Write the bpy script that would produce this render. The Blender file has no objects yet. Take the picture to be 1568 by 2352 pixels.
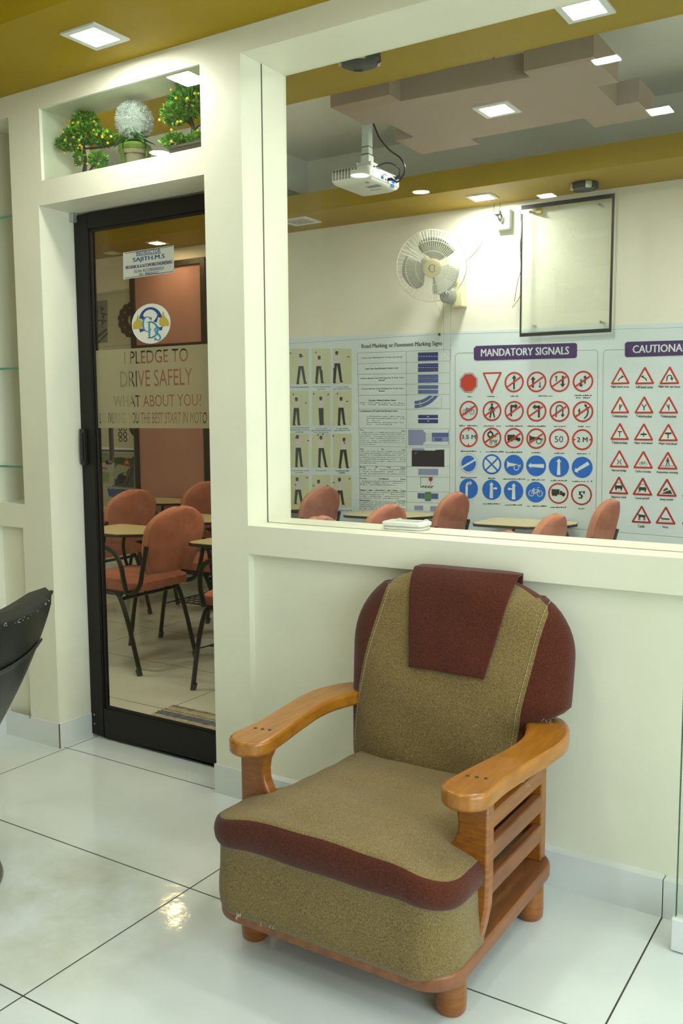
import bpy, math, random
from mathutils import Vector, Matrix
random.seed(7)
SC = bpy.context.scene
COL = SC.collection
# ------------------------------------------------------------------ camera
YAW, PIT, ROLL, FPX = 0.56844832, 0.10570181, -0.00599002, 2098.26
CAM = Vector((0.0, -2.4739, 1.375))
_cy, _sy, _cp, _sp = math.cos(YAW), math.sin(YAW), math.cos(PIT), math.sin(PIT)
FWD = Vector((-_sy*_cp, _cy*_cp, -_sp)); _r = Vector((_cy, _sy, 0)); _u = _r.cross(FWD)
RT = math.cos(ROLL)*_r + math.sin(ROLL)*_u
UP = -math.sin(ROLL)*_r + math.cos(ROLL)*_u
cam = bpy.data.cameras.new('camera'); co = bpy.data.objects.new('camera', cam); COL.objects.link(co)
co.matrix_world = Matrix(((RT.x, UP.x, -FWD.x, CAM.x), (RT.y, UP.y, -FWD.y, CAM.y), (RT.z, UP.z, -FWD.z, CAM.z), (0, 0, 0, 1)))
cam.sensor_fit = 'HORIZONTAL'; cam.sensor_width = 36; cam.lens = FPX/1568*36; cam.clip_start = 0.05
cam.dof.use_dof = True; cam.dof.focus_distance = 3.2; cam.dof.aperture_fstop = 11
SC.camera = co
# ------------------------------------------------------------------ world, exposure
w = bpy.data.worlds.new('world'); SC.world = w; w.use_nodes = True
w.node_tree.nodes['Background'].inputs[0].default_value = (0.80, 0.92, 1.0, 1)
w.node_tree.nodes['Background'].inputs[1].default_value = 1.45   # overcast daylight, enters by the glazed front of the waiting room
SC.view_settings.view_transform = 'Standard'; SC.view_settings.look = 'None'
SC.view_settings.gamma = 1; SC.view_settings.use_curve_mapping = False
SC.view_settings.exposure = 2.13
LAMP_STRENGTH = 33.0
LAMP_COLOR = (0.975, 1.0, 0.90, 1)
SC.cycles.max_bounces = 8; SC.cycles.diffuse_bounces = 4; SC.cycles.glossy_bounces = 4; SC.cycles.transparent_max_bounces = 24
SC.cycles.sample_clamp_indirect = 6.0
pl = bpy.data.lights.new('daylight_portal', 'AREA'); pl.shape = 'RECTANGLE'; pl.size = 2.6; pl.size_y = 2.15; pl.cycles.is_portal = True
po_ = bpy.data.objects.new('daylight_portal', pl); COL.objects.link(po_); po_.location = (1.58, -1.8, 1.2); po_.rotation_euler = (math.radians(90), 0, math.radians(90))
# ------------------------------------------------------------------ photo-ray helpers: where a pixel's ray meets a plane of the room
def _ray(p):
    return RT*((p[0]-784)/FPX) + UP*(-(p[1]-1176)/FPX) + FWD
def on_z(p, z=0.0):
    v = _ray(p); return CAM + v*((z-CAM.z)/v.z)
def on_y(p, y=0.0):
    v = _ray(p); return CAM + v*((y-CAM.y)/v.y)
def on_x(p, x):
    v = _ray(p); return CAM + v*((x-CAM.x)/v.x)
# ------------------------------------------------------------------ materials
def mat(name, col, rough=0.5, metal=0.0, spec=0.5, noise=0.0, nscale=8.0, bump=0.0, bscale=200.0, coat=0.0, stretch=None, col2=None, sub=None):
    m = bpy.data.materials.new(name); m.use_nodes = True
    nt = m.node_tree; b = nt.nodes['Principled BSDF']
    b.inputs['Base Color'].default_value = (*col, 1); b.inputs['Roughness'].default_value = rough
    b.inputs['Metallic'].default_value = metal; b.inputs['Specular IOR Level'].default_value = spec
    b.inputs['Coat Weight'].default_value = coat; b.inputs['Coat Roughness'].default_value = 0.15
    tc = nt.nodes.new('ShaderNodeTexCoord'); mp = nt.nodes.new('ShaderNodeMapping')
    nt.links.new(tc.outputs['Object'], mp.inputs['Vector'])
    if stretch: mp.inputs['Scale'].default_value = stretch
    if noise > 0 or col2:
        n = nt.nodes.new('ShaderNodeTexNoise'); n.inputs['Scale'].default_value = nscale; n.inputs['Detail'].default_value = 5
        nt.links.new(mp.outputs[0], n.inputs['Vector'])
        r = nt.nodes.new('ShaderNodeValToRGB')
        c2 = col2 or tuple(c*(1-noise) for c in col)
        c1 = col if col2 else tuple(min(1, c*(1+noise*.5)) for c in col)
        r.color_ramp.elements[0].color = (*c2, 1); r.color_ramp.elements[1].color = (*c1, 1)
        r.color_ramp.elements[0].position = 0.32; r.color_ramp.elements[1].position = 0.68
        nt.links.new(n.outputs['Fac'], r.inputs[0]); nt.links.new(r.outputs[0], b.inputs['Base Color'])
    if bump > 0:
        n2 = nt.nodes.new('ShaderNodeTexNoise'); n2.inputs['Scale'].default_value = bscale; n2.inputs['Detail'].default_value = 3
        nt.links.new(mp.outputs[0], n2.inputs['Vector'])
        bp = nt.nodes.new('ShaderNodeBump'); bp.inputs['Strength'].default_value = bump; bp.inputs['Distance'].default_value = 0.003
        nt.links.new(n2.outputs['Fac'], bp.inputs['Height']); nt.links.new(bp.outputs[0], b.inputs['Normal'])
    return m
def emit_mat(name, col, s):
    m = bpy.data.materials.new(name); m.use_nodes = True; nt = m.node_tree; nt.nodes.clear()
    e = nt.nodes.new('ShaderNodeEmission'); e.inputs[0].default_value = col; e.inputs[1].default_value = s
    o = nt.nodes.new('ShaderNodeOutputMaterial'); nt.links.new(e.outputs[0], o.inputs[0]); return m
def glass_mat(name, tint, ior=1.45, dust=0.0, gl=(1, 1, 1)):
    m = bpy.data.materials.new(name); m.use_nodes = True; nt = m.node_tree; nt.nodes.clear()
    t = nt.nodes.new('ShaderNodeBsdfTransparent'); t.inputs[0].default_value = (*tint, 1)
    g = nt.nodes.new('ShaderNodeBsdfGlossy'); g.inputs[0].default_value = (*gl, 1); g.inputs['Roughness'].default_value = 0.0
    f0 = ((ior-1)/(ior+1))**2
    lw = nt.nodes.new('ShaderNodeLayerWeight'); lw.inputs[0].default_value = .5
    pw = nt.nodes.new('ShaderNodeMath'); pw.operation = 'POWER'; nt.links.new(lw.outputs['Facing'], pw.inputs[0]); pw.inputs[1].default_value = 5
    f = nt.nodes.new('ShaderNodeMath'); f.operation = 'MULTIPLY_ADD'; nt.links.new(pw.outputs[0], f.inputs[0]); f.inputs[1].default_value = 1-f0; f.inputs[2].default_value = f0
    x = nt.nodes.new('ShaderNodeMixShader'); nt.links.new(f.outputs[0], x.inputs[0]); nt.links.new(t.outputs[0], x.inputs[1]); nt.links.new(g.outputs[0], x.inputs[2])
    o = nt.nodes.new('ShaderNodeOutputMaterial'); last = x
    if dust > 0:
        d = nt.nodes.new('ShaderNodeBsdfDiffuse'); d.inputs[0].default_value = (.75, .78, .7, 1)
        tc = nt.nodes.new('ShaderNodeTexCoord'); n = nt.nodes.new('ShaderNodeTexNoise'); n.inputs['Scale'].default_value = 90; n.inputs['Detail'].default_value = 6
        nt.links.new(tc.outputs['Object'], n.inputs['Vector'])
        mr = nt.nodes.new('ShaderNodeMapRange'); mr.inputs[1].default_value = .5; mr.inputs[2].default_value = .8; mr.inputs[3].default_value = dust*.35; mr.inputs[4].default_value = dust*1.6
        nt.links.new(n.outputs['Fac'], mr.inputs[0])
        y = nt.nodes.new('ShaderNodeMixShader'); nt.links.new(mr.outputs[0], y.inputs[0]); nt.links.new(x.outputs[0], y.inputs[1]); nt.links.new(d.outputs[0], y.inputs[2]); last = y
    nt.links.new(last.outputs[0], o.inputs[0]); return m
def film_mat(name, col, thru):
    m = bpy.data.materials.new(name); m.use_nodes = True; nt = m.node_tree; nt.nodes.clear()
    t = nt.nodes.new('ShaderNodeBsdfTransparent'); t.inputs[0].default_value = (.9, .9, .8, 1)
    d = nt.nodes.new('ShaderNodeBsdfDiffuse'); d.inputs[0].default_value = (*col, 1)
    tl = nt.nodes.new('ShaderNodeBsdfTranslucent'); tl.inputs[0].default_value = (*col, 1)
    a = nt.nodes.new('ShaderNodeMixShader'); a.inputs[0].default_value = 0.35; nt.links.new(d.outputs[0], a.inputs[1]); nt.links.new(tl.outputs[0], a.inputs[2])
    x = nt.nodes.new('ShaderNodeMixShader'); x.inputs[0].default_value = thru; nt.links.new(a.outputs[0], x.inputs[1]); nt.links.new(t.outputs[0], x.inputs[2])
    o = nt.nodes.new('ShaderNodeOutputMaterial'); nt.links.new(x.outputs[0], o.inputs[0]); return m
def weave_mat(name, c1, c2, c3):
    m = bpy.data.materials.new(name); m.use_nodes = True; nt = m.node_tree; b = nt.nodes['Principled BSDF']
    b.inputs['Roughness'].default_value = 0.95; b.inputs['Specular IOR Level'].default_value = 0.15
    b.inputs['Sheen Weight'].default_value = 0.15
    tc = nt.nodes.new('ShaderNodeTexCoord')
    def nz(scl, det):
        mp = nt.nodes.new('ShaderNodeMapping'); mp.inputs['Scale'].default_value = scl; nt.links.new(tc.outputs['Object'], mp.inputs[0])
        n = nt.nodes.new('ShaderNodeTexNoise'); n.inputs['Scale'].default_value = 1; n.inputs['Detail'].default_value = det; nt.links.new(mp.outputs[0], n.inputs[0]); return n
    na = nz((220, 620, 620), 2); nb = nz((620, 620, 220), 2)
    ad = nt.nodes.new('ShaderNodeMath'); ad.operation = 'ADD'; nt.links.new(na.outputs['Fac'], ad.inputs[0]); nt.links.new(nb.outputs['Fac'], ad.inputs[1])
    hf = nt.nodes.new('ShaderNodeMath'); hf.operation = 'MULTIPLY'; nt.links.new(ad.outputs[0], hf.inputs[0]); hf.inputs[1].default_value = .5; ad = hf
    r = nt.nodes.new('ShaderNodeValToRGB'); e = r.color_ramp.elements
    e[0].position = .38; e[0].color = (*c2, 1); e[1].position = .62; e[1].color = (*c1, 1); k = e.new(.5); k.color = (*c3, 1)
    nt.links.new(ad.outputs[0], r.inputs[0])
    n2 = nt.nodes.new('ShaderNodeTexNoise'); n2.inputs['Scale'].default_value = 7; n2.inputs['Detail'].default_value = 4; nt.links.new(tc.outputs['Object'], n2.inputs[0])
    mr = nt.nodes.new('ShaderNodeMapRange'); mr.inputs[3].default_value = .86; mr.inputs[4].default_value = 1.12; nt.links.new(n2.outputs['Fac'], mr.inputs[0])
    mx = nt.nodes.new('ShaderNodeVectorMath'); mx.operation = 'SCALE'; nt.links.new(r.outputs[0], mx.inputs[0]); nt.links.new(mr.outputs[0], mx.inputs['Scale'])
    nt.links.new(mx.outputs[0], b.inputs['Base Color'])
    bp = nt.nodes.new('ShaderNodeBump'); bp.inputs['Strength'].default_value = .5; bp.inputs['Distance'].default_value = .002; nt.links.new(ad.outputs[0], bp.inputs['Height']); nt.links.new(bp.outputs[0], b.inputs['Normal'])
    return m
def floor_mat():
    m = bpy.data.materials.new('glazed_floor_tile'); m.use_nodes = True; nt = m.node_tree; b = nt.nodes['Principled BSDF']; L = nt.links.new
    tc = nt.nodes.new('ShaderNodeTexCoord'); sx = nt.nodes.new('ShaderNodeSeparateXYZ'); L(tc.outputs['Object'], sx.inputs[0])
    def M(op, a, bb=None, c=None):
        k = nt.nodes.new('ShaderNodeMath'); k.operation = op
        for i, q in enumerate((a, bb, c)):
            if q is None: continue
            if isinstance(q, (int, float)): k.inputs[i].default_value = q
            else: L(q, k.inputs[i])
        return k.outputs[0]
    def grout(c, off, per, hw):
        t = M('DIVIDE', M('SUBTRACT', c, off), per); f = M('FRACT', M('ADD', t, 100.5)); return M('LESS_THAN', M('ABSOLUTE', M('SUBTRACT', f, .5)), hw/per)
    gx = grout(sx.outputs[0], -0.543, 1.206, .0022); gy = grout(sx.outputs[1], 0.016, .5885, .0022)
    g = M('MAXIMUM', gx, gy)
    n = nt.nodes.new('ShaderNodeTexNoise'); n.inputs['Scale'].default_value = 2.3; n.inputs['Detail'].default_value = 9; n.inputs['Roughness'].default_value = .62; L(tc.outputs['Object'], n.inputs[0])
    # worn, dirty patch on the tiles left of the armchair
    dx = M('DIVIDE', M('ADD', sx.outputs[0], 2.0), .55); dy = M('DIVIDE', M('ADD', sx.outputs[1], .85), .42)
    d2 = M('ADD', M('MULTIPLY', dx, dx), M('MULTIPLY', dy, dy)); patch = M('SUBTRACT', 1.0, M('MINIMUM', d2, 1.0))
    dirt = M('MULTIPLY', M('MULTIPLY', patch, .9), M('MAXIMUM', M('MULTIPLY_ADD', n.outputs['Fac'], 3.2, -1.35), 0.0))
    dirt = M('MINIMUM', dirt, .5)
    n3 = nt.nodes.new('ShaderNodeTexNoise'); n3.inputs['Scale'].default_value = 5; n3.inputs['Detail'].default_value = 6; L(tc.outputs['Object'], n3.inputs[0])
    r = nt.nodes.new('ShaderNodeValToRGB'); r.color_ramp.elements[0].color = (.65, .70, .67, 1); r.color_ramp.elements[1].color = (.69, .735, .71, 1)
    r.color_ramp.elements[0].position = .3; r.color_ramp.elements[1].position = .7; L(n3.outputs['Fac'], r.inputs[0])
    mx = nt.nodes.new('ShaderNodeMix'); mx.data_type = 'RGBA'; L(dirt, mx.inputs[0]); L(r.outputs[0], mx.inputs[6]); mx.inputs[7].default_value = (.36, .34, .17, 1)
    m2 = nt.nodes.new('ShaderNodeMix'); m2.data_type = 'RGBA'; L(g, m2.inputs[0]); L(mx.outputs[2], m2.inputs[6]); m2.inputs[7].default_value = (.035, .033, .025, 1)
    L(m2.outputs[2], b.inputs['Base Color'])
    L(M('MULTIPLY_ADD', g, .5, M('MULTIPLY_ADD', n.outputs['Fac'], .12, .015)), b.inputs['Roughness'])
    n4 = nt.nodes.new('ShaderNodeTexNoise'); n4.inputs['Scale'].default_value = 9; n4.inputs['Detail'].default_value = 5; L(tc.outputs['Object'], n4.inputs[0])
    bp = nt.nodes.new('ShaderNodeBump'); bp.inputs['Strength'].default_value = .11; bp.inputs['Distance'].default_value = .01; L(n4.outputs['Fac'], bp.inputs['Height']); L(bp.outputs[0], b.inputs['Normal'])
    b.inputs['Specular IOR Level'].default_value = .45
    return m
CREAM = mat('cream_paint', (.785, .775, .625), .45, noise=.05, nscale=2.5, bump=.05, bscale=60)
CREAM2 = mat('cream_paint_room', (.78, .76, .66), .6, noise=.04, nscale=2)
TANWALL = mat('tan_low_bounce_paint', (.40, .35, .22), .7)  # unseen walls made darker to cut bounced light near the left pillar
WHITEP = mat('white_ceiling_paint', (.80, .80, .74), .8)
MUST = mat('mustard_paint', (.345, .228, .004), .5, spec=.2, noise=.05, nscale=3)
PINKC = mat('pink_ceiling_paint', (.36, .27, .215), .6)
FLOORM = floor_mat()
SKIRT = mat('skirting_tile', (.70, .73, .71), .2, noise=.05, nscale=3)
BLACKAL = mat('black_aluminium', (.012, .010, .008), .45, metal=0, spec=.25)
BLACK = mat('black_plastic', (.012, .012, .012), .4)
BLACKPT = mat('black_painted_steel', (.007, .007, .007), .35, spec=.35)
CRACK = mat('dark_joint', (.12, .11, .07), .9)
GLASS = glass_mat('clear_glass', (.97, .985, .965), 1.29, .005)
DOORGL = glass_mat('bronze_tinted_glass', (.86, .82, .71), 1.25, .0)
GREENGL = glass_mat('green_edge_glass', (.95, .98, .95), 1.42, .008)
GEDGE = mat('green_glass_edge', (.08, .30, .20), .15)
LAMPW = emit_mat('lamp_diffuser', LAMP_COLOR, LAMP_STRENGTH)
LAMPC = emit_mat('lamp_diffuser_classroom', LAMP_COLOR, LAMP_STRENGTH*2.15)
LAMPR = emit_mat('lamp_diffuser_round', LAMP_COLOR, LAMP_STRENGTH*.4)
LAMPWARM = emit_mat('lamp_diffuser_warm', (1, .80, .5, 1), LAMP_STRENGTH*.8)
LAMPFR = mat('lamp_frame_white', (.7, .72, .7), .4)
WOOD = mat('varnished_wood', (.31, .105, .012), .34, noise=0, col2=(.20, .060, .007), nscale=9, stretch=(3, 1.2, 14), coat=.2)
WOODT = mat('varnished_wood_top', (.38, .15, .012), .3, col2=(.27, .095, .008), nscale=7, stretch=(14, 1.6, 6), coat=.3)
WOODB = mat('worn_varnished_wood', (.25, .088, .024), .45, col2=(.15, .052, .018), nscale=6, stretch=(8, 1.5, 6), coat=.15)
TAN = weave_mat('tan_weave', (.285, .204, .080), (.105, .072, .026), (.19, .134, .050))
MAROON = weave_mat('maroon_weave', (.110, .027, .012), (.042, .010, .005), (.074, .018, .008))
THREAD = mat('loose_thread', (.5, .46, .34), .9)
STITCH = mat('stitching', (.42, .35, .2), .9)
SALMON = mat('salmon_fabric', (.42, .155, .112), .9, noise=.18, nscale=14, spec=.2)
SALMONE = mat('salmon_fabric_edge', (.50, .22, .14), .9, noise=.15, nscale=14, spec=.2)
TABLET = mat('cream_laminate', (.62, .54, .30), .4)
LEATHER = mat('black_leather', (.008, .009, .008), .38, bump=.25, bscale=160, spec=.4)
CHROME = mat('chrome', (.55, .56, .55), .18, metal=1)
SILVER = mat('silver_plastic', (.5, .5, .44), .35, metal=.6)
WHITEPL = mat('white_plastic', (.72, .73, .66), .35)
CREAMPL = mat('cream_plastic', (.70, .64, .40), .4)
GREYPL = mat('grey_plastic', (.30, .31, .28), .4)
VINYL = mat('white_vinyl', (.65, .745, .79), .28, noise=.03, nscale=3, spec=.4)
P_BLACK = mat('print_black', (.03, .035, .03), .4)
P_GREY = mat('print_grey', (.22, .27, .25), .5)
P_RED = mat('print_red', (.50, .035, .022), .4)
P_DRED = mat('print_dark_red', (.40, .02, .025), .4)
P_BLUE = mat('print_blue', (.01, .14, .62), .4)
P_PURPLE = mat('print_purple', (.055, .022, .13), .4)
P_WHITE = mat('print_white', (.67, .755, .79), .4)
P_NAVY = mat('print_navy', (.018, .028, .19), .4)
P_MIDBL = mat('print_mid_blue', (.07, .11, .33), .4)
P_LAV = mat('print_lavender', (.25, .28, .50), .4)
P_DARK = mat('print_near_black', (.012, .010, .022), .4)
P_GREEN = mat('print_pale_green', (.56, .62, .43), .5)
P_GREEN2 = mat('print_green', (.10, .22, .06), .5)
P_TEAL = mat('print_teal', (.03, .26, .40), .4)
P_GOLD = mat('print_gold', (.46, .34, .05), .4)
P_SHIRT = mat('print_shirt', (.62, .60, .60), .5)
P_TROUS = mat('print_trousers', (.02, .022, .02), .5)
P_SKIN = mat('print_skin', (.10, .04, .025), .5)
P_LOGO = mat('print_logo_blue', (.018, .045, .24), .4)
STICKW = mat('sticker_white', (.64, .66, .58), .4)
FROST = film_mat('frosted_film', (.40, .37, .24), .22)
PINKB = mat('pink_board', (.45, .235, .205), .75, noise=.06, nscale=3)
FRAMEB = mat('dark_frame', (.028, .020, .014), .45)
LEAF1 = mat('leaf_green', (.12, .33, .025), .45); LEAF2 = mat('leaf_dark', (.06, .20, .018), .5); LEAF3 = mat('leaf_light', (.32, .52, .05), .45)
FRUITM = mat('yellow_fruit', (.82, .60, .03), .4)
BARK = mat('bark', (.035, .028, .018), .8, bump=.4, bscale=120)
PETAL = mat('white_petal', (.56, .59, .58), .8)
MOSS = mat('moss', (.085, .14, .010), .95, bump=.6, bscale=220)
STONE = mat('stone_pot', (.20, .175, .105), .9, noise=.3, nscale=25, bump=.4, bscale=90)
POTM = mat('glazed_pot', (.075, .06, .05), .4)
FOG = mat('fan_blade', (.40, .41, .34), .3)
BASEM = mat('brushed_base', (.22, .22, .18), .3, metal=.8)
RUGA = mat('rug_cream', (.55, .50, .38), .95, bump=.8, bscale=300, noise=.3, nscale=60)
RUGB = mat('rug_blue', (.16, .18, .30), .95, bump=.8, bscale=300, noise=.3, nscale=60)
RUGC = mat('rug_grey', (.32, .29, .25), .95, bump=.8, bscale=300, noise=.4, nscale=60)
# ------------------------------------------------------------------ mesh builder
_TXT = {}
def text_geo(s, bold=0.0, shear=0.0):
    k = (s, bold, shear)
    if k in _TXT: return _TXT[k]
    c = bpy.data.curves.new('lettering', 'FONT'); c.body = s; c.offset = bold; c.shear = shear; c.resolution_u = 2
    o = bpy.data.objects.new('lettering', c); COL.objects.link(o)
    dg = bpy.context.evaluated_depsgraph_get(); dg.update()
    me = bpy.data.meshes.new_from_object(o.evaluated_get(dg))
    vs = [(v.co.x, v.co.y) for v in me.vertices]; fs = [tuple(p.vertices) for p in me.polygons]
    bpy.data.objects.remove(o); bpy.data.curves.remove(c); bpy.data.meshes.remove(me)
    x0 = min(v[0] for v in vs); x1 = max(v[0] for v in vs); y0 = min(v[1] for v in vs); y1 = max(v[1] for v in vs)
    has_desc = y0 < -0.05
    if not has_desc: y0 = 0.0
    vs = [((a-x0)/(x1-x0), (b-y0)/(y1-y0)) for a, b in vs]
    _TXT[k] = (vs, fs); return _TXT[k]
class MB:
    def __init__(s): s.v = []; s.f = []; s.m = []; s.T = None
    def add(s, vs, fs, mi=0):
        n = len(s.v)
        for p in vs:
            p = Vector(p)
            s.v.append(s.T @ p if s.T is not None else p)
        for f in fs: s.f.append([i+n for i in f]); s.m.append(mi)
    def box(s, x0, x1, y0, y1, z0, z1, mi=0):
        s.add([(x0,y0,z0),(x1,y0,z0),(x1,y1,z0),(x0,y1,z0),(x0,y0,z1),(x1,y0,z1),(x1,y1,z1),(x0,y1,z1)],
              [(0,3,2,1),(4,5,6,7),(0,1,5,4),(1,2,6,5),(2,3,7,6),(3,0,4,7)], mi); return s
    def grid(s, P, mi=0, closed=False, flip=False):   # P rows of points
        r = len(P); c = len(P[0]); vs = [p for row in P for p in row]; fs = []
        for i in range(r-1):
            for j in range(c if closed else c-1):
                q = (i*c+j, i*c+(j+1) % c, (i+1)*c+(j+1) % c, (i+1)*c+j)
                fs.append(q[::-1] if flip else q)
        n = len(s.f); s.add(vs, fs, 0 if callable(mi) else mi)
        if callable(mi):
            k = 0
            for i in range(r-1):
                for j in range(c if closed else c-1): s.m[n+k] = mi(i, j); k += 1
        return s
    def tube(s, pts, r, n=8, mi=0, closed=False, caps=True):
        pts = [Vector(p) for p in pts]; N = len(pts); rs = r if isinstance(r, (list, tuple)) else [r]*N
        rows = []; prev = None
        for i, p in enumerate(pts):
            t = (pts[(i+1) % N]-pts[i-1]) if closed else (pts[min(i+1, N-1)]-pts[max(i-1, 0)])
            t = t.normalized() if t.length > 1e-9 else Vector((0, 0, 1))
            if prev is None:
                a = Vector((0, 0, 1)) if abs(t.z) < .9 else Vector((1, 0, 0)); u = t.cross(a).normalized()
            else:
                u = prev - t*prev.dot(t); u = u.normalized() if u.length > 1e-6 else t.orthogonal().normalized()
            prev = u; q = t.cross(u)
            rows.append([p + (u*math.cos(2*math.pi*k/n) + q*math.sin(2*math.pi*k/n))*rs[i] for k in range(n)])
        if closed: rows.append(rows[0])
        s.grid(rows, mi, closed=True)
        if caps and not closed:
            s.add(rows[0], [tuple(range(n))[::-1]], mi); s.add(rows[-1], [tuple(range(n))], mi)
        return s
    def lathe(s, prof, c=(0,0,0), n=24, mi=0, ax='z'):
        rows = []
        for r, z in prof:
            row = []
            for k in range(n):
                a = 2*math.pi*k/n; x, y = r*math.cos(a), r*math.sin(a)
                d = (x, y, z) if ax == 'z' else ((x, -z, y) if ax == 'y' else (z, x, y))
                row.append((c[0]+d[0], c[1]+d[1], c[2]+d[2]))
            rows.append(row)
        s.grid(rows, mi, closed=True); return s
    def ball(s, c, r, n=10, mi=0):
        r = (r, r, r) if isinstance(r, (int, float)) else r; rows = []
        for i in range(n//2+1):
            t = math.pi*i/(n//2); rows.append([(c[0]+r[0]*math.sin(t)*math.cos(2*math.pi*k/n), c[1]+r[1]*math.sin(t)*math.sin(2*math.pi*k/n), c[2]-r[2]*math.cos(t)) for k in range(n)])
        s.grid(rows, mi, closed=True); return s
    def prism(s, poly, a, b, plane='xy', mi=0):        # extrude a 2-D outline between a and b along the third axis
        n = len(poly)
        def P(p, h): return (p[0], p[1], h) if plane == 'xy' else ((p[0], h, p[1]) if plane == 'xz' else (h, p[0], p[1]))
        s.add([P(p, a) for p in poly]+[P(p, b) for p in poly],
              [tuple(range(n))[::-1], tuple(range(n, 2*n))]+[(i, (i+1) % n, n+(i+1) % n, n+i) for i in range(n)], mi); return s
    def face(s, pts, mi=0): s.add(pts, [tuple(range(len(pts)))], mi); return s
    def text(s, t, o, r, u, mi=0, bold=0.0, shear=0.0):
        vs, fs = text_geo(t, 0.0, shear); o = Vector(o); r = Vector(r); u = Vector(u); e = r.normalized()*u.length*abs(bold)*2.2
        nn = r.cross(u).normalized()*.00012
        for k in ((-1, 0, 1) if bold > 0 else (0,)): s.add([o + r*a + u*b + e*k + nn*(k+1) for a, b in vs], fs, mi)
        return s
    def build(s, name, mats, parent=None, smooth=35, bevel=0, seg=2, local=False, recalc=True):
        mats = mats if isinstance(mats, (list, tuple)) else [mats]
        if parent is None and not local:
            xs = [p.x for p in s.v]; ys = [p.y for p in s.v]; zs = [p.z for p in s.v]
            off = Vector(((min(xs)+max(xs))/2, (min(ys)+max(ys))/2, min(zs)))
        elif local: off = Vector((0, 0, 0))
        else: off = ORIGIN.get(parent.name, Vector((0, 0, 0)))
        me = bpy.data.meshes.new(name); me.from_pydata([p-off for p in s.v], [], s.f)
        for m in mats: me.materials.append(m)
        me.polygons.foreach_set('material_index', s.m)
        if recalc:
            import bmesh
            bm = bmesh.new(); bm.from_mesh(me); bmesh.ops.remove_doubles(bm, verts=bm.verts, dist=1e-6); bmesh.ops.recalc_face_normals(bm, faces=bm.faces); bm.to_mesh(me); bm.free()
        if smooth:
            me.polygons.foreach_set('use_smooth', [True]*len(me.polygons)); me.set_sharp_from_angle(angle=math.radians(smooth))
        o = bpy.data.objects.new(name, me); COL.objects.link(o)
        if parent is not None: o.parent = parent; ORIGIN[o.name] = off
        else: o.location = off; ORIGIN[o.name] = off
        if bevel:
            b = o.modifiers.new('bevel', 'BEVEL'); b.width = bevel; b.segments = seg; b.limit_method = 'ANGLE'; b.angle_limit = math.radians(40)
        return o
ORIGIN = {}
def thing(name, label, cat, loc, group=None):
    o = bpy.data.objects.new(name, None); COL.objects.link(o); o.empty_display_size = .1; o.location = loc; ORIGIN[o.name] = Vector(loc)
    o['label'] = label; o['category'] = cat
    if group: o['group'] = group
    return o
def tag(o, label, cat, group=None):
    o['label'] = label; o['category'] = cat
    if group: o['group'] = group
    return o
def struct(o): o['kind'] = 'structure'; return o
def copy_tree(o, parent=None):
    c = o.copy(); COL.objects.link(c)
    if parent is not None: c.parent = parent
    for ch in list(o.children): copy_tree(ch, c)
    return c
def rrect(x0, x1, y0, y1, r, n=6):
    out = []
    for cx, cy, a0 in ((x1-r, y0+r, -90), (x1-r, y1-r, 0), (x0+r, y1-r, 90), (x0+r, y0+r, 180)):
        for k in range(n+1):
            a = math.radians(a0+90*k/n); out.append((cx+r*math.cos(a), cy+r*math.sin(a)))
    return out
def bez(pts, n=12):   # Catmull-Rom through points
    pts = [Vector(p) for p in pts]; out = []
    P = [pts[0]*2-pts[1]]+pts+[pts[-1]*2-pts[-2]]
    for i in range(1, len(P)-2):
        for k in range(n):
            t = k/n; a, b, c, d = P[i-1], P[i], P[i+1], P[i+2]
            out.append(.5*((2*b)+(c-a)*t+(2*a-5*b+4*c-d)*t*t+(3*b-3*c+d-a)*t**3))
    out.append(pts[-1]); return out
# ================================================================== the room
BY = 3.10            # back wall of the classroom
b = MB(); b.box(-6.8, 1.5, -4.6, BY, -.05, 0); struct(b.build('floor', FLOORM, smooth=0, local=True))
# partition between the waiting room and the classroom
b = MB()
b.box(-3.75, -3.33, 0, .25, 0, 3.2)                                   # left of display niche
b.box(-3.33, -3.14, .235, .25, .9, 2.6); b.box(-3.33, -3.14, 0, .235, .915, 1.014); b.box(-3.33, -3.157, .03, .25, 0, .915)
b.box(-3.157, -2.98, 0, .25, 0, .915); b.box(-3.14, -2.98, 0, .25, .915, 2.197); b.box(-3.14, -2.957, 0, .25, 2.197, 2.56)
b.box(-2.957, -2.13, 0, .25, 2.197, 2.29)                              # door head
b.box(-2.14, -1.965, 0, .25, 2.29, 2.56); b.box(-2.13, -1.965, 0, .25, 0, 2.29)
b.box(-3.75, -2.957, 0, .25, 2.56, 3.2); b.box(-2.957, -2.14, 0, .165, 2.56, 3.2); b.box(-2.14, 1.5, 0, .25, 2.56, 3.2)
b.box(-1.965, 1.5, 0, .25, .897, .996)                                # sill rail
b.box(-1.965, 1.5, .03, .25, 0, .897)
b.box(1.3, 1.5, 0, .25, .9, 2.6)
struct(b.build('wall_front', CREAM, smooth=0, local=True))
b = MB(); b.box(-6.9, 1.6, BY, BY+.1, 0, 3.2); struct(b.build('wall_back', CREAM2, smooth=0, local=True))
b = MB(); b.box(-6.9, -6.8, .25, BY, 0, 3.2); struct(b.build('wall_far_left', CREAM2, smooth=0, local=True))
b = MB(); b.box(-3.43, -3.33, -4.6, 0, 0, 3.2); struct(b.build('wall_left', TANWALL, smooth=0, local=True))
b = MB(); b.box(1.5, 1.6, -4.7, -3.1, 0, 3.2); b.box(1.5, 1.6, -.5, BY, 0, 3.2); b.box(1.5, 1.6, -3.1, -.5, 0, .12); b.box(1.5, 1.6, -3.1, -.5, 2.28, 3.2); struct(b.build('wall_right', CREAM, smooth=0, local=True))
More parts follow.
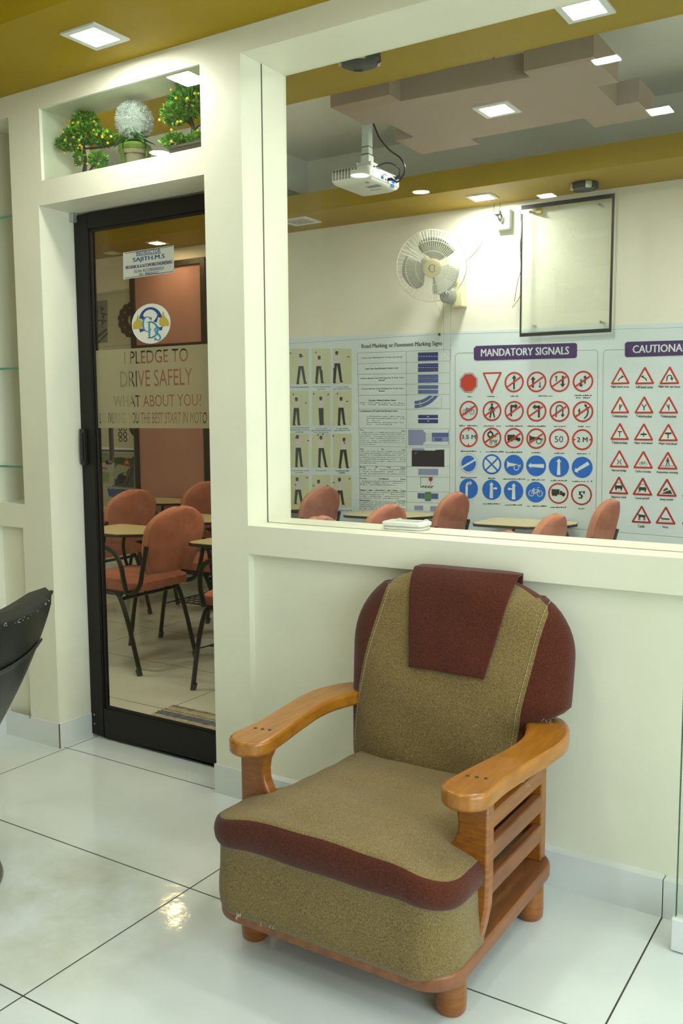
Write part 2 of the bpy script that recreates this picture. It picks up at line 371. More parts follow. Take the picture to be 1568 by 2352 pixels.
b = MB(); b.box(-3.43, 1.6, -4.7, -4.6, 0, 3.2); struct(b.build('wall_rear', TANWALL, smooth=0, local=True))
b = MB(); b.box(-6.9, -3.75, .15, .25, 0, 3.2); struct(b.build('wall_near_left', CREAM2, smooth=0, local=True))
b = MB(); b.box(-6.9, 1.6, .25, BY+.1, 3.18, 3.26); b.box(-3.43, 1.6, -4.7, .25, 2.90, 3.26); struct(b.build('ceiling', WHITEP, smooth=0, local=True))
# mustard soffits
b = MB(); b.box(-3.33, 1.5, -.441, 0, 2.64, 2.90); b.box(-3.33, -2.95, -1.4, -.441, 2.64, 2.90); struct(b.build('trim_1', MUST, smooth=0, local=True))
b = MB(); b.box(-6.8, 1.5, .25, .835, 2.70, 2.73); b.box(-2.957, -2.14, .165, .25, 2.70, 2.73); b.box(-6.8, 1.5, .835, .85, 2.70, 2.83); struct(b.build('trim_2', MUST, smooth=0, local=True))
b = MB(); b.box(-6.8, 1.5, 2.635, BY, 2.70, 2.73); b.box(-6.8, 1.5, 2.62, 2.635, 2.70, 2.825); struct(b.build('trim_3', MUST, smooth=0, local=True))
b = MB(); b.box(-4.15, -3.83, .86, BY, 2.94, 3.18); struct(b.build('trim_4', WHITEP, smooth=0, local=True))
# stepped pink ceiling panel
pk = [(-2.42,1.24),(-2.42,1.55),(-2.31,1.55),(-2.31,1.86),(-2.42,1.86),(-2.42,2.17),(-2.08,2.17),(-2.08,2.05),(-1.48,2.05),(-1.48,2.2),(-1.19,2.27),(-1.19,1.96),(-1.295,1.95),(-1.295,1.65),(-1.2,1.65),(-1.2,1.36),(-1.5,1.36),(-1.5,1.40),(-2.1,1.34),(-2.1,1.24)]
pk = [(-2.42,1.24),(-2.42,1.55),(-2.31,1.55),(-2.31,1.86),(-2.42,1.86),(-2.42,2.16),(-2.08,2.16),(-2.08,2.05),(-1.48,2.05),(-1.48,2.22),(-1.195,2.22),(-1.195,1.955),(-1.295,1.955),(-1.295,1.655),(-1.205,1.655),(-1.205,1.31),(-1.5,1.31),(-1.5,1.385),(-2.105,1.345),(-2.105,1.24)]
b = MB(); b.prism(pk, 2.80, 2.905); b.box(-1.95, -1.94, 2.02, 2.03, 2.905, 3.18); b.box(-1.70, -1.69, 2.03, 2.04, 2.905, 3.18); b.box(-2.3, -2.29, 1.8, 1.81, 2.905, 3.18)
struct(b.build('trim_5', PINKC, smooth=0, local=True))
# skirting
b = MB(); b.box(-3.33, -2.974, -.006, 0, 0, .105); b.box(-2.98, -2.974, 0, .172, 0, .105); b.box(-2.9762, -2.9725, -.0072, -.003, 0, .105, 1); b.box(-3.16, -3.155, -.0065, 0, .098, .1055, 1); struct(b.build('baseboard_left', [SKIRT, CRACK], smooth=0, local=True))
b = MB(); b.box(-2.136, -.5445, -.006, .03, 0, .108); b.box(-.5415, 1.5, -.006, .03, 0, .108); b.box(-2.136, -2.13, 0, .2, 0, .108); struct(b.build('baseboard_front', SKIRT, smooth=0, local=True))
b = MB(); b.box(-6.8, 1.5, BY-.01, BY, 0, .1); struct(b.build('baseboard_back', SKIRT, smooth=0, local=True))
b = MB(); b.box(-3.33, -3.318, -4.6, -.006, 0, .105); struct(b.build('baseboard_side', SKIRT, smooth=0, local=True))
# big window of the classroom
def s_empty(name, loc):
    o = bpy.data.objects.new(name, None); COL.objects.link(o); o.location = loc; ORIGIN[name] = Vector(loc); o['kind'] = 'structure'; return o
W = s_empty('window_1', (-.3, .18, .99))
b = MB(); b.box(-1.985, -1.9625, .115, .252, .985, 2.58); b.box(-1.985, 1.32, .115, .252, 2.5625, 2.58); b.box(-1.985, 1.32, .115, .252, .98, .9985)
b.build('window_frame', CREAM, W, smooth=0)
b = MB(); b.box(-1.9655, -1.9635, .1105, .1145, .998, 2.565); b.box(-1.965, 1.3, .1105, .1145, 2.5605, 2.5622); b.box(-1.965, 1.3, .1115, .1135, .9962, .9968)
b.build('window_joint', CRACK, W, smooth=0)
b = MB(); b.box(-1.963, 1.3, .236, .242, .9985, 2.563); b.build('window_pane', GLASS, W, smooth=0)
# glazed shop front on the right
W3 = s_empty('window_3', (1.55, -1.8, .12))
b = MB()
for y in (-3.1, -1.82, -.54): b.box(1.52, 1.58, y, y+.04, .12, 2.28)
b.box(1.52, 1.58, -3.1, -.5, .12, .17); b.box(1.52, 1.58, -3.1, -.5, 2.23, 2.28); b.build('window_frame', BLACKAL, W3, smooth=0)
b = MB(); b.box(1.546, 1.554, -3.08, -.52, .15, 2.25); b.build('window_pane', GLASS, W3, smooth=0)
# glass of the plant niche
W2 = s_empty('window_2', (-2.55, .02, 2.29))
b = MB(); b.box(-2.955, -2.141, .012, .017, 2.2905, 2.5595); b.build('window_pane', GREENGL, W2, smooth=0)
# ------------------------------------------------------------------ glass door
D1 = s_empty('door_1', (-2.55, .18, 0))
def DP(px, py, off=0.0): return on_y((px, py), .1825-off)
b = MB()
b.box(-2.978, -2.898, .170, .205, .012, 2.188); b.box(-2.2, -2.132, .170, .205, .012, 2.188)
b.box(-2.898, -2.2, .170, .205, 2.128, 2.188); b.box(-2.898, -2.2, .170, .205, .012, .138)
b.build('door_frame', BLACKAL, D1, smooth=0, bevel=.004)
b = MB(); b.box(-2.898, -2.886, .176, .186, .138, 2.128); b.box(-2.898, -2.2, .176, .186, 2.116, 2.128); b.box(-2.898, -2.2, .176, .186, .138, .150)
b.build('glazing_bead', BLACKAL, D1, smooth=0, bevel=.003)
b = MB(); b.box(-2.895, -2.2, .184, .190, .14, 2.126); b.build('door_pane', DOORGL, D1, smooth=0)
b = MB(); b.box(-2.985, -2.958, .15, .175, 2.16, 2.197); o = b.build('pivot_bracket', SILVER, D1, smooth=0, bevel=.002); o['label'] = 'pale metal pivot bracket'
b = MB(); b.box(-2.968, -2.940, .152, .170, 1.175, 1.325); b.box(-2.962, -2.946, .146, .152, 1.19, 1.31)
o = b.build('door_handle', mat('handle_black_glossy', (.03, .03, .025), .2, metal=.4), D1, smooth=0, bevel=.003)
b = MB(); b.tube(bez([(-2.868, .206, 1.42), (-2.868, .232, 1.41), (-2.868, .234, 1.30), (-2.868, .232, 1.195), (-2.868, .206, 1.185)], 5), .010, 8); b.build('inner_pull_handle', BLACK, D1)
b = MB()
for z in (.06, .10): b.lathe([(0, 0), (.004, 0), (.004, .002), (0, .002)], (-2.955, .1695, z), 8, 0, 'y')
b.build('frame_screw', CHROME, D1)
# frosted film with the lettering cut out of it
def cut_film():
    # film-plane coordinates: u = x, v = z (metres)
    cu = bpy.data.curves.new('film', 'CURVE'); cu.dimensions = '2D'; cu.fill_mode = 'FRONT'; cu.extrude = .0004; cu.resolution_u = 3
    def line(t, a, bb, c, shear=0.0, squeeze=None):   # a lower left, bb lower right, c upper left (pixels)
        tc = bpy.data.curves.new('tmp', 'FONT'); tc.body = t; tc.offset = .026; tc.shear = shear; tc.resolution_u = 2
        to = bpy.data.objects.new('tmp', tc); COL.objects.link(to); dg = bpy.context.evaluated_depsgraph_get(); dg.update()
        ev = to.evaluated_get(dg); k = ev.to_curve(dg)
        P = [[(q.co.x, q.co.y) for q in s.bezier_points] for s in k.splines]
        H = [[((q.handle_left.x, q.handle_left.y), (q.handle_right.x, q.handle_right.y)) for q in s.bezier_points] for s in k.splines]
        xs = [p[0] for s in P for p in s]; ys = [p[1] for s in P for p in s]; x0, x1, y0, y1 = min(xs), max(xs), 0.0, max(ys)
        A = DP(*a); B = DP(*bb); C2 = DP(*c)
        def tr(p):
            s, t2 = (p[0]-x0)/(x1-x0), (p[1]-y0)/(y1-y0)
            return (A.x+(B.x-A.x)*s+(C2.x-A.x)*t2, A.z+(B.z-A.z)*s+(C2.z-A.z)*t2, 0)
        for sp, hh in zip(P, H):
            n = cu.splines.new('BEZIER'); n.bezier_points.add(len(sp)-1); n.use_cyclic_u = True
            for i, (p, h) in enumerate(zip(sp, hh)):
                q = n.bezier_points[i]; q.handle_left_type = q.handle_right_type = 'FREE'
                q.co = tr(p); q.handle_left = tr(h[0]); q.handle_right = tr(h[1])
        ev.to_curve_clear(); bpy.data.objects.remove(to); bpy.data.curves.remove(tc)
    line('I PLEDGE TO', (286, 836.5), (432, 829.5), (285, 807.6))
    line('DRIVE SAFELY', (277, 889.5), (442, 883.5), (276, 853))
    line('WHAT ABOUT YOU?', (261, 935), (463, 932), (260, 909))
    line('DELIVERING YOU THE BEST START IN MOTO', (229, 972), (475.5, 972.5), (228, 948), shear=.18)
    n = cu.splines.new('POLY'); n.points.add(3); n.use_cyclic_u = True
    a = DP(211, 806); c = DP(210, 983)
    for i, q in enumerate(((-2.886, c.z), (-2.2, c.z), (-2.2, a.z), (-2.886, a.z))): n.points[i].co = (q[0], q[1], 0, 1)
    o = bpy.data.objects.new('tmp', cu); COL.objects.link(o); dg = bpy.context.evaluated_depsgraph_get(); dg.update()
    me = bpy.data.meshes.new_from_object(o.evaluated_get(dg))
    vs = [(v.co.x, .1825 - v.co.z, v.co.y) for v in me.vertices]; fs = [tuple(p.vertices) for p in me.polygons]
    bpy.data.objects.remove(o); bpy.data.curves.remove(cu); bpy.data.meshes.remove(me)
    return vs, fs
vs, fs = cut_film(); b = MB(); b.add(vs, fs); o = b.build('frosted_film', FROST, D1, smooth=0); o['label'] = 'frosted band with cut out pledge lettering'
# instructor notice
def quad(b, P, mi=0): b.face([tuple(p) for p in P], mi)
b = MB(); Q = [DP(283.5, 642), DP(399.6, 626), DP(399, 563.5), DP(283, 580.5)]
quad(b, [q+Vector((0, -.0010, 0)) for q in Q], 0)
def slab(b, Q, d, mi):  # thin sticker with edges
    n = len(Q); b.add([tuple(q) for q in Q]+[(q.x, q.y-d, q.z) for q in Q], [tuple(range(n)), tuple(range(n, 2*n))]+[(i, (i+1) % n, n+(i+1) % n, n+i) for i in range(n)], mi)
b = MB(); slab(b, Q, .0012, 0)
def DT(s, a, c, h, mi=1, bold=.0, off=.0016): A = DP(*a, off); B = DP(*c, off); b.text(s, A, B-A, Vector((0, 0, (DP(a[0], a[1]-h, off)-A).z)), mi, bold)
DT('INSTRUCTOR', (313, 586.5), (368.5, 579.5), 8.8, 1, .012)
DT('SAJITH.M.S', (305.5, 605), (378, 595.5), 12.5, 2, .022)
DT('MECHANICAL & AUTOMOBILE ENGINEERING', (288.5, 619), (395.5, 605), 7.6, 1, .02)
DT('DL.No: KL1220030002521', (308.5, 627), (376, 618.5), 7, 1, .01)
DT('PH : 9946563311', (320, 634), (364, 628.5), 6.5, 1, .01)
def DBAR(a, c, t, mi): A = DP(*a, .0015); B = DP(*c, .0015); b.box(A.x, B.x, A.y-.0002, A.y, 0, 1) if False else b.face([A, B, B+Vector((0, 0, t)), A+Vector((0, 0, t))], mi)
DBAR((313, 588.5), (369, 581.5), .0022, 1); DBAR((285.5, 582.8), (397.5, 566), .002, 1); DBAR((286, 639.5), (397.5, 624), .002, 1)
o = b.build('name_notice', [STICKW, P_NAVY, P_LOGO], D1, smooth=0); o['label'] = 'white rectangular notice headed INSTRUCTOR'
# round logo sticker
b = MB(); ctr = DP(346.6, 743.5); rr = abs((DP(346.6, 697.5)-DP(346.6, 789.5)).z)/2
ux = Vector((abs((DP(302.3, 743)-DP(390.9, 743)).x)/2, 0, 0)); uz = Vector((0, 0, rr))
slab(b, [ctr + ux*math.cos(t) + uz*math.sin(t) for t in [2*math.pi*k/48 for k in range(48)]], .0012, 0)
def LP(x, y, off): # logo pixel (1568-wide zoom of 290..405 x 690..800)
    return DP(290+x/13.635, 690+y/13.635, off)
def LPOLY(pts, mi, off): b.face([LP(x, y, off) for x, y in pts], mi)
def ARC(cx, cy, rx, ry, a0, a1, n=16): return [(cx+rx*math.cos(math.radians(a0+(a1-a0)*k/n)), cy-ry*math.sin(math.radians(a0+(a1-a0)*k/n))) for k in range(n+1)]
LPOLY(ARC(765, 640, 370, 430, 12, 172, 28)+ARC(750, 590, 250, 305, 165, 20, 24)[:], 3, .0016)
LPOLY([(400,600),(520,470),(600,560),(530,640),(465,570)], 3, .00165); LPOLY([(980,390),(1110,520),(1050,545),(1000,520),(950,690),(840,665),(930,560),(985,440)], 3, .00165)
LPOLY([(400,900),(520,880),(600,930),(430,1010)], 3, .0016); LPOLY([(1030,850),(1140,815),(1110,940),(1020,920)], 3, .0016)
LPOLY([(355,430),(385,470),(385,590),(470,620),(505,720),(495,830),(440,895),(250,895),(250,940),(215,880),(200,790),(230,690),(275,660),(320,580)], 4, .0018)
LPOLY([(1145,340),(1170,370),(1190,480),(1290,590),(1335,680),(1330,780),(1295,835),(1285,785),(1150,820),(1070,800),(1030,730),(1025,620),(1055,555),(1115,530),(1120,400)], 4, .0018)
def LT(s, a, c, h, mi, off, bold=.02): A = LP(*a, off); B = LP(*c, off); b.text(s, A, B-A, Vector((0, 0, (LP(a[0], a[1]-h, off)-A).z)), mi, bold)
def STROKE(pts, wid, off):     # lettering stroke of varying width, teal where broad and navy where fine
    n = len(pts); wm = max(wid)
    for i in range(n-1):
        p, q_ = pts[i], pts[i+1]; dx, dy = q_[0]-p[0], q_[1]-p[1]; d = math.hypot(dx, dy) or 1; nx, ny = -dy/d/2, dx/d/2; a_, c_ = wid[i], wid[i+1]
        LPOLY([(p[0]+nx*a_, p[1]+ny*a_), (q_[0]+nx*c_, q_[1]+ny*c_), (q_[0]-nx*c_, q_[1]-ny*c_), (p[0]-nx*a_, p[1]-ny*a_)], 5 if (a_+c_)/2 > wm*.62 else 3, off)
def EL(cx, cy, rx, ry, a0, a1, n, w0, w1):
    A_ = [a0+(a1-a0)*k/n for k in range(n+1)]; return [(cx+rx*math.cos(math.radians(a)), cy-ry*math.sin(math.radians(a))) for a in A_], [w0+(w1-w0)*abs(math.cos(math.radians(a)))**1.5 for a in A_]
p, w_ = EL(655, 742, 135, 232, 42, 318, 26, 16, 62); STROKE(p, w_, .0020); STROKE([(768, 500), (775, 570), (785, 640)], [6, 30, 6], .0020); STROKE([(750, 940), (778, 900), (795, 860)], [16, 12, 6], .0020)
STROKE([(713, 690), (716, 930), (722, 1170)], [52, 56, 52], .0022); p, w_ = EL(730, 920, 250, 250, 90, -90, 22, 22, 74); STROKE(p, w_, .0022); STROKE([(630, 688), (780, 664)], [16, 26], .0022); STROKE([(650, 1185), (790, 1160)], [14, 26], .0022)
p, w_ = EL(985, 925, 92, 85, 20, 215, 14, 16, 48); STROKE(p, w_, .0024); STROKE([(900, 970), (960, 1040), (1030, 1080), (1060, 1140)], [34, 62, 62, 48], .0024); p, w_ = EL(985, 1155, 80, 90, 10, -160, 14, 16, 46); STROKE(p, w_, .0024); STROKE([(1042, 830), (1048, 890), (1050, 955)], [6, 30, 6], .0024); STROKE([(892, 1150), (896, 1210), (890, 1265)], [6, 26, 6], .0024)
o = b.build('logo_sticker', [STICKW, P_NAVY, P_LOGO, P_LOGO, P_GOLD, P_TEAL], D1, smooth=0); o['label'] = 'round white logo sticker with steering wheel and thumbs'
# ================================================================== lamps
def lamp(x, y, z, label, kind='sq', s=.16, warm=False, group='square ceiling downlights', cat='ceiling light', lit=True, room=False):
    t = thing('ceiling_light', label, cat, (x, y, z), group); h = s/2; i = h*.72
    b = MB()
    if kind == 'sq':
        b.box(x-h, x+h, y-h, y-i, z-.007, z-.0005); b.box(x-h, x+h, y+i, y+h, z-.007, z-.0005); b.box(x-h, x-i, y-i, y+i, z-.007, z-.0005); b.box(x+i, x+h, y-i, y+i, z-.007, z-.0005)
        b.build('lamp_frame', LAMPFR, t, smooth=0)
        b = MB(); b.prism(rrect(x-i, x+i, y-i, y+i, .012), z-.0055, z-.001)
    else:
        b.lathe([(i, z-.001), (i, z-.007), (h, z-.006), (h, z-.0005)], (x, y, 0), 28); b.build('lamp_frame', LAMPFR, t)
        b = MB(); b.prism([(x+i*math.cos(2*math.pi*k/28), y+i*math.sin(2*math.pi*k/28)) for k in range(28)], z-.0055, z-.001)
    b.build('diffuser', (LAMPR if kind != 'sq' else LAMPWARM if warm else (LAMPC if room else LAMPW)) if lit else LAMPFR, t, smooth=0)
    return t
lamp(-2.408, -.214, 2.64, 'lit square downlight in the mustard ceiling above the plant niche')
lamp(-.5, -.20, 2.64, 'lit square downlight in the mustard soffit right of the armchair')
lamp(.5, -.21, 2.64, 'lit square downlight in the mustard soffit far right of the armchair')
lamp(-1.25, -1.13, 2.90, 'lit square downlight of the raised ceiling nearest the soffit'); lamp(-1.22, -1.97, 2.90, 'lit square downlight of the raised ceiling in the middle')
lamp(-2.33, -3.39, 2.90, 'lit square downlight of the raised ceiling at the rear'); lamp(.35, -1.5, 2.90, 'added square fill downlight of the raised ceiling to the right')  # the lamp to the right is unseen, added to fill the waiting room
lamp(.2, -3.3, 2.90, 'added square fill downlight of the raised ceiling, rear right')  # unseen lamp added behind the camera as fill light
G2 = 'round ceiling downlights'
lamp(-3.13, -2.19, 2.90, 'lit round downlight in the raised ceiling, nearer one', 'rd', .16, group=G2); lamp(-3.01, -2.8, 2.90, 'lit round downlight in the raised ceiling, farther one', 'rd', .16, group=G2)
lamp(-3.18, -.87, 2.64, 'lit round downlight in the side soffit', 'rd', .13, group=G2)
lamp(-1.018, .622, 2.70, 'lit square downlight seen through the window at the very top right', room=True)
lamp(-1.78, 1.69, 2.80, 'lit square downlight set into the pink stepped ceiling panel', room=True, s=.175)
lamp(-2.37, 2.86, 2.70, 'lit square downlight in the far mustard soffit near the wall fan', room=True)
lamp(-3.3, .47, 2.70, 'added square fill downlight in the classroom soffit near the door', room=True); lamp(-4.9, .47, 2.70, 'added square fill downlight in the classroom soffit far left', room=True)  # both hidden from view, added to brighten the classroom
lamp(-5.05, 2.83, 2.70, 'small warm lit downlight above the pink board behind the door', room=True, s=.13, warm=True)
lamp(-5.66, 2.95, 2.70, 'small dim downlight above the gear poster behind the door', s=.10, lit=False)
lamp(-.3, 2.86, 2.70, 'added square fill downlight in the far mustard soffit out at the right', room=True)  # out-of-frame lamp added for more light on the classroom back wall
lamp(.3, .47, 2.70, 'added square fill downlight in the classroom soffit out at the right', room=True)  # another out-of-frame lamp, added to lift the classroom light
# unlit square vent in the far soffit
x, y, z = -3.69, 2.80, 2.70; b = MB()
b.box(x-.11, x+.11, y-.1, y-.075, z-.008, z); b.box(x-.11, x+.11, y+.075, y+.1, z-.008, z); b.box(x-.11, x-.08, y-.075, y+.075, z-.008, z); b.box(x+.08, x+.11, y-.075, y+.075, z-.008, z); 
t = thing('unlit_light_panel', 'unlit white square panel light in the far mustard soffit, left of the projector', 'ceiling light', (x, y, z)); b.build('lamp_frame', LAMPFR, t, smooth=0)
b = MB(); b.box(x-.08, x+.08, y-.075, y+.075, z-.005, z-.001); b.build('diffuser', mat('unlit_diffuser', (.42, .42, .35), .5), t, smooth=0)
# black round devices on the soffits
def puck(x, y, z, r, label):
    t = thing('ceiling_speaker', label, 'ceiling device', (x, y, z), 'black round ceiling devices')
    b = MB(); b.lathe([(0, z), (r*.98, z), (r, z-.010), (r, z-.026), (r*.95, z-.033), (r*.88, z-.036), (0, z-.036)], (x, y, 0), 40); b.build('body', BLACK, t)
    for a in (35, 125, 215, 305):
        b = MB(); a0 = math.radians(a-13); a1 = math.radians(a+13); rows = []
        for zz, q in ((z-.004, 1.01), (z-.025, 1.03), (z-.036, 1.0), (z-.039, .86)):
            rows.append([(x+r*q*math.cos(a0+(a1-a0)*k/5), y+r*q*math.sin(a0+(a1-a0)*k/5), zz) for k in range(6)])
        b.grid(rows); b.build('clip', SILVER, t)
puck(-1.838, .545, 2.70, .078, 'black round ceiling device with silver clips on the near mustard soffit')
puck(-1.742, 2.885, 2.70, .078, 'black round ceiling device on the far soffit above the glass notice board')
# ================================================================== wall posters
def PT(px, py, l=1): return on_y((px, py), BY-.006-.0008*l)
PM = [VINYL, P_BLACK, P_GREY, P_RED, P_DRED, P_BLUE, P_PURPLE, P_WHITE, P_NAVY, P_MIDBL, P_LAV, P_DARK, P_GREEN, P_GREEN2, P_GOLD, P_SHIRT, P_TROUS, P_SKIN]
(cV, cK, cG, cR, cD, cB, cP, cW, cN, cM, cL, cX, cGr, cG2, cGo, cSh, cTr, cSk) = range(18)
def pf(b, pts, mi, l=1): b.face([PT(x, y, l) for x, y in pts], mi)
def pbar(b, p, q, w, mi, l=1):       # straight printed line, w in pixels
    dx, dy = q[0]-p[0], q[1]-p[1]; d = math.hypot(dx, dy) or 1; nx, ny = -dy/d*w/2, dx/d*w/2
    pf(b, [(p[0]+nx, p[1]+ny), (q[0]+nx, q[1]+ny), (q[0]-nx, q[1]-ny), (p[0]-nx, p[1]-ny)], mi, l)
def ppath(b, pts, w, mi, l=1):
    for i in range(len(pts)-1): pbar(b, pts[i], pts[i+1], w, mi, l)
def ptext(b, s, a, c, h, mi, l=2, bold=.0):
    A = PT(*a, l); B = PT(*c, l); b.text(s, A, B-A, Vector((0, 0, (PT(a[0], a[1]-h, l)-A).z)), mi, bold)
def scribble(b, x0, y0, x1, y1, h, mi, l=2, seed=1, dens=.8):   # line of print too small to read, as little strokes
    R = random.Random(seed); x = x0
    while x < x1:
        w = R.uniform(1.6, 4.5); 
        if R.random() < dens:
            e = min(x+w, x1); t = (x-x0)/(x1-x0); yy = y0+(y1-y0)*t; hh = h*R.uniform(.45, 1)
            pf(b, [(x, yy), (e, yy), (e, yy-hh), (x, yy-hh)], mi, l)
        x += w + R.uniform(.5, 1.1)
b = MB(); zt = lambda x: 1.944-.0172*(x+4.058); ya, yb = BY, BY-.006
b.add([(-4.12,ya,.59),(.3,ya,.59),(.3,ya,zt(.3)),(-4.12,ya,zt(-4.12)),(-4.12,yb,.59),(.3,yb,.59),(.3,yb,zt(.3)),(-4.12,yb,zt(-4.12))],
      [(0,1,2,3),(7,6,5,4),(0,4,5,1),(1,5,6,2),(2,6,7,3),(3,7,4,0)])
BAN = thing('poster_banner', 'long white vinyl road sign banner pinned along the classroom back wall', 'poster', (-2.2, BY-.003, .59))
b.build('banner_sheet', VINYL, BAN, smooth=0)
b = MB()
P = PT(1008.5, 768, 1); b.lathe([(0, .004), (.008, .003), (.010, 0)], P, 12, 0, 'y'); b.build('wall_pin', P_BLACK, BAN)
b = MB(); ppath(b, [(655, 790), (1000, 768), (1568, 752)], .7, 0, 1); b.build('fold_line', P_GREY, BAN, smooth=0)
P_CAP = mat('print_caption', (.06, .13, .15), .5)
# --- hand signal pictures
F = [((280,210),(240,320,235),(258,312,340),((245,570),(340,565)),[[(245,235),(150,175)],[(320,240),(355,240),(300,215)]]),
 ((520,235),(485,555,270),(487,553,340),((485,560),(560,555)),[[(487,280),(478,165)],[(555,275),(555,400)]]),
 ((745,175),(705,790,215),(712,785,305),((715,555),(805,545)),[[(790,215),(895,220)],[(707,225),(705,380)]]),
 ((225,770),(195,262,800),(197,255,880),((195,1098),(260,1095)),[[(197,800),(185,705)],[(262,810),(350,815)]]),
 ((540,760),(505,580,795),(512,572,880),((540,1095),(565,1090)),[[(505,800),(450,695)],[(580,800),(635,705)]]),
 ((800,765),(765,840,795),(770,830,875),((775,1100),(845,1090)),[[(767,800),(755,695)],[(838,812),(880,795)]]),
 ((240,1255),(210,285,1285),(222,280,1390),((228,1635),(295,1630)),[[(285,1295),(380,1300)],[(210,1290),(170,1290),(220,1260)]]),
 ((543,1265),(505,585,1300),(515,575,1395),((522,1640),(610,1635)),[[(505,1300),(465,1280),(505,1225)],[(585,1300),(620,1275),(565,1215)]]),
 ((838,1290),(790,885,1325),(795,865,1415),((785,1650),(885,1650)),[[(790,1320),(700,1240)],[(885,1345),(925,1335),(845,1330)]]),
 ((235,1800),(210,285,1830),(215,280,1930),((215,2110),(300,2115)),[[(285,1835),(365,1775)],[(215,1830),(215,1870)]]),
 ((512,1830),(475,550,1870),(485,540,1960),((490,2130),(540,2130)),[[(475,1880),(445,1880)],[(550,1880),(625,1880)]]),
 ((780,1805),(745,830,1840),(755,815,1940),((760,2120),(830,2120)),[[(830,1845),(910,1790)],[(745,1845),(705,1840)]])]
cellx = [(145, 385), (425, 665), (695, 937)]; celly = [(115, 572), (660, 1105), (1210, 1648), (1740, 2160)]
caps = [['To start one sided vehicles'], ['To stop vehicles coming', 'from front'], ['To stop vehicles', 'approaching from behind'],
 ['To stop vehicles approaching', 'simultaneously from front', 'and behind'], ['To stop vehicles', 'approaching simultaneously', 'from right and left'], ['To start vehicle', 'approaching from left'],
 ['To start vehicles coming', 'from right'], ['To change sign'], ['To start one sided', 'vehicles'], ['To start one sided vehicles'], ['To give V.I.P. salute'], ['To start vehicles from left']]
q = lambda x, y: (640+x/5.6, 780+y/5.6)
for i, (hd, sh, wa, ft, arms) in enumerate(F):
    b = MB(); cx = cellx[i % 3]; cyy = celly[i//3]
    pf(b, [q(cx[0], cyy[0]), q(cx[1], cyy[0]), q(cx[1], cyy[1]), q(cx[0], cyy[1])], 0, 1)
    mx = (wa[0]+wa[1])/2; pw = 17
    for k, f in enumerate(ft):
        a0, a1 = (wa[0]-3, mx+4) if k == 0 else (mx-4, wa[1]+3)
        pf(b, [q(a0, wa[2]-6), q(a1, wa[2]-6), q(f[0]+pw*.7, f[1]), q(f[0]-pw, f[1])], 2, 2 + k*.3)
        pf(b, [q(f[0]-pw, f[1]-10), q(f[0]+pw, f[1]-12), q(f[0]+pw*1.2, f[1]+6), q(f[0]-pw, f[1]+6)], 2, 2.7)
    pf(b, [q(sh[0], sh[2]+2), q(sh[0]+18, sh[2]-12), q(sh[1]-18, sh[2]-12), q(sh[1], sh[2]+2), q(wa[1]+2, wa[2]), q(wa[0]-2, wa[2])], 1, 3)
    for A in arms:
        pts = [q(*p) for p in A]; ppath(b, pts, 3.0, 1, 3.4); e = pts[-1]; d = pts[-2]; L = math.hypot(e[0]-d[0], e[1]-d[1])
        u = ((e[0]-d[0])/L, (e[1]-d[1])/L); pbar(b, (e[0]-u[0]*2.5, e[1]-u[1]*2.5), (e[0]+u[0]*2, e[1]+u[1]*2), 2.4, 3, 3.7)
    pf(b, [q(hd[0]+18*math.cos(t), hd[1]+25*math.sin(t)) for t in [2*math.pi*k/12 for k in range(12)]], 3, 4)
    pf(b, [q(hd[0]-20, hd[1]-8), q(hd[0]-14, hd[1]-26), q(hd[0]+14, hd[1]-27), q(hd[0]+20, hd[1]-8)], 2, 4.3)
    c = caps[i]; y = celly[i//3][1]+ (48 if i != 3 else 40)
    for k, s in enumerate(c):
        w = min(250, len(s)*9.8); m = sum(cx)/2; a = q(m-w/2, y+k*27); e = q(m+w/2, y+k*27-2); ptext(b, s, a, e, 3.4, 4, 2, .02)
    b.build('hand_signal_picture', [P_GREEN, P_SHIRT, P_TROUS, P_SKIN, P_CAP], BAN, smooth=0)
# --- road marking table
b = MB(); T = lambda x, y: (640+x/3.336, 740+y/3.336)
ptext(b, 'Road Marking or Pavement Marking Signs', (830.3, 802.8), (1014.5, 796.0), 12.4, cK, 2, .012)
rowsL = [237, 319, 400, 481, 562, 668, 812, 950, 1102, 1176, 1287, 1368]; rowsR = [209, 297, 387, 470, 553, 664, 817, 958, 1106, 1188, 1303, 1388]; bot = 1480
LX = [601 + 19*k/11 for k in range(12)]
for k in range(12):
    ppath(b, [T(LX[k], rowsL[k]), T(977, (rowsL[k]+rowsR[k])/2 + (0 if k < 7 else 2)), T(1309, rowsR[k])], .75, cG, 1)
ppath(b, [T(601, 237), T(612, 660), T(622, 1480)], .8, cG, 1); ppath(b, [T(976, 222), T(979, 1490)], .8, cG, 1); ppath(b, [T(1312, 209), T(1307, 1490)], .8, cG, 1)
heads = [(630, 946, 281, 272, 'Centre Line Marking For A Two Lane Road'), (662, 916, 362, 355, 'Lane Line And Broken Centre Line'), (625, 958, 438, 430, 'Centre Barrier Line Marking For A Four Lane'), (768, 810, 450, 449, 'Road'),
 (634, 954, 518, 513, 'Centre Barrier Line Marking For A Six Lane'), (768, 810, 531, 531, 'Road'), (690, 896, 605, 603, 'Double White/Yellow Lines'), (620, 908, 686, 685, 'Combination Of Solid And Broken Lines')]
for x0, x1, y0, y1, s in heads: ptext(b, s, T(x0, y0+1), T(x1, y1+1), 3.6, cK, 2, .03)
sd = 0
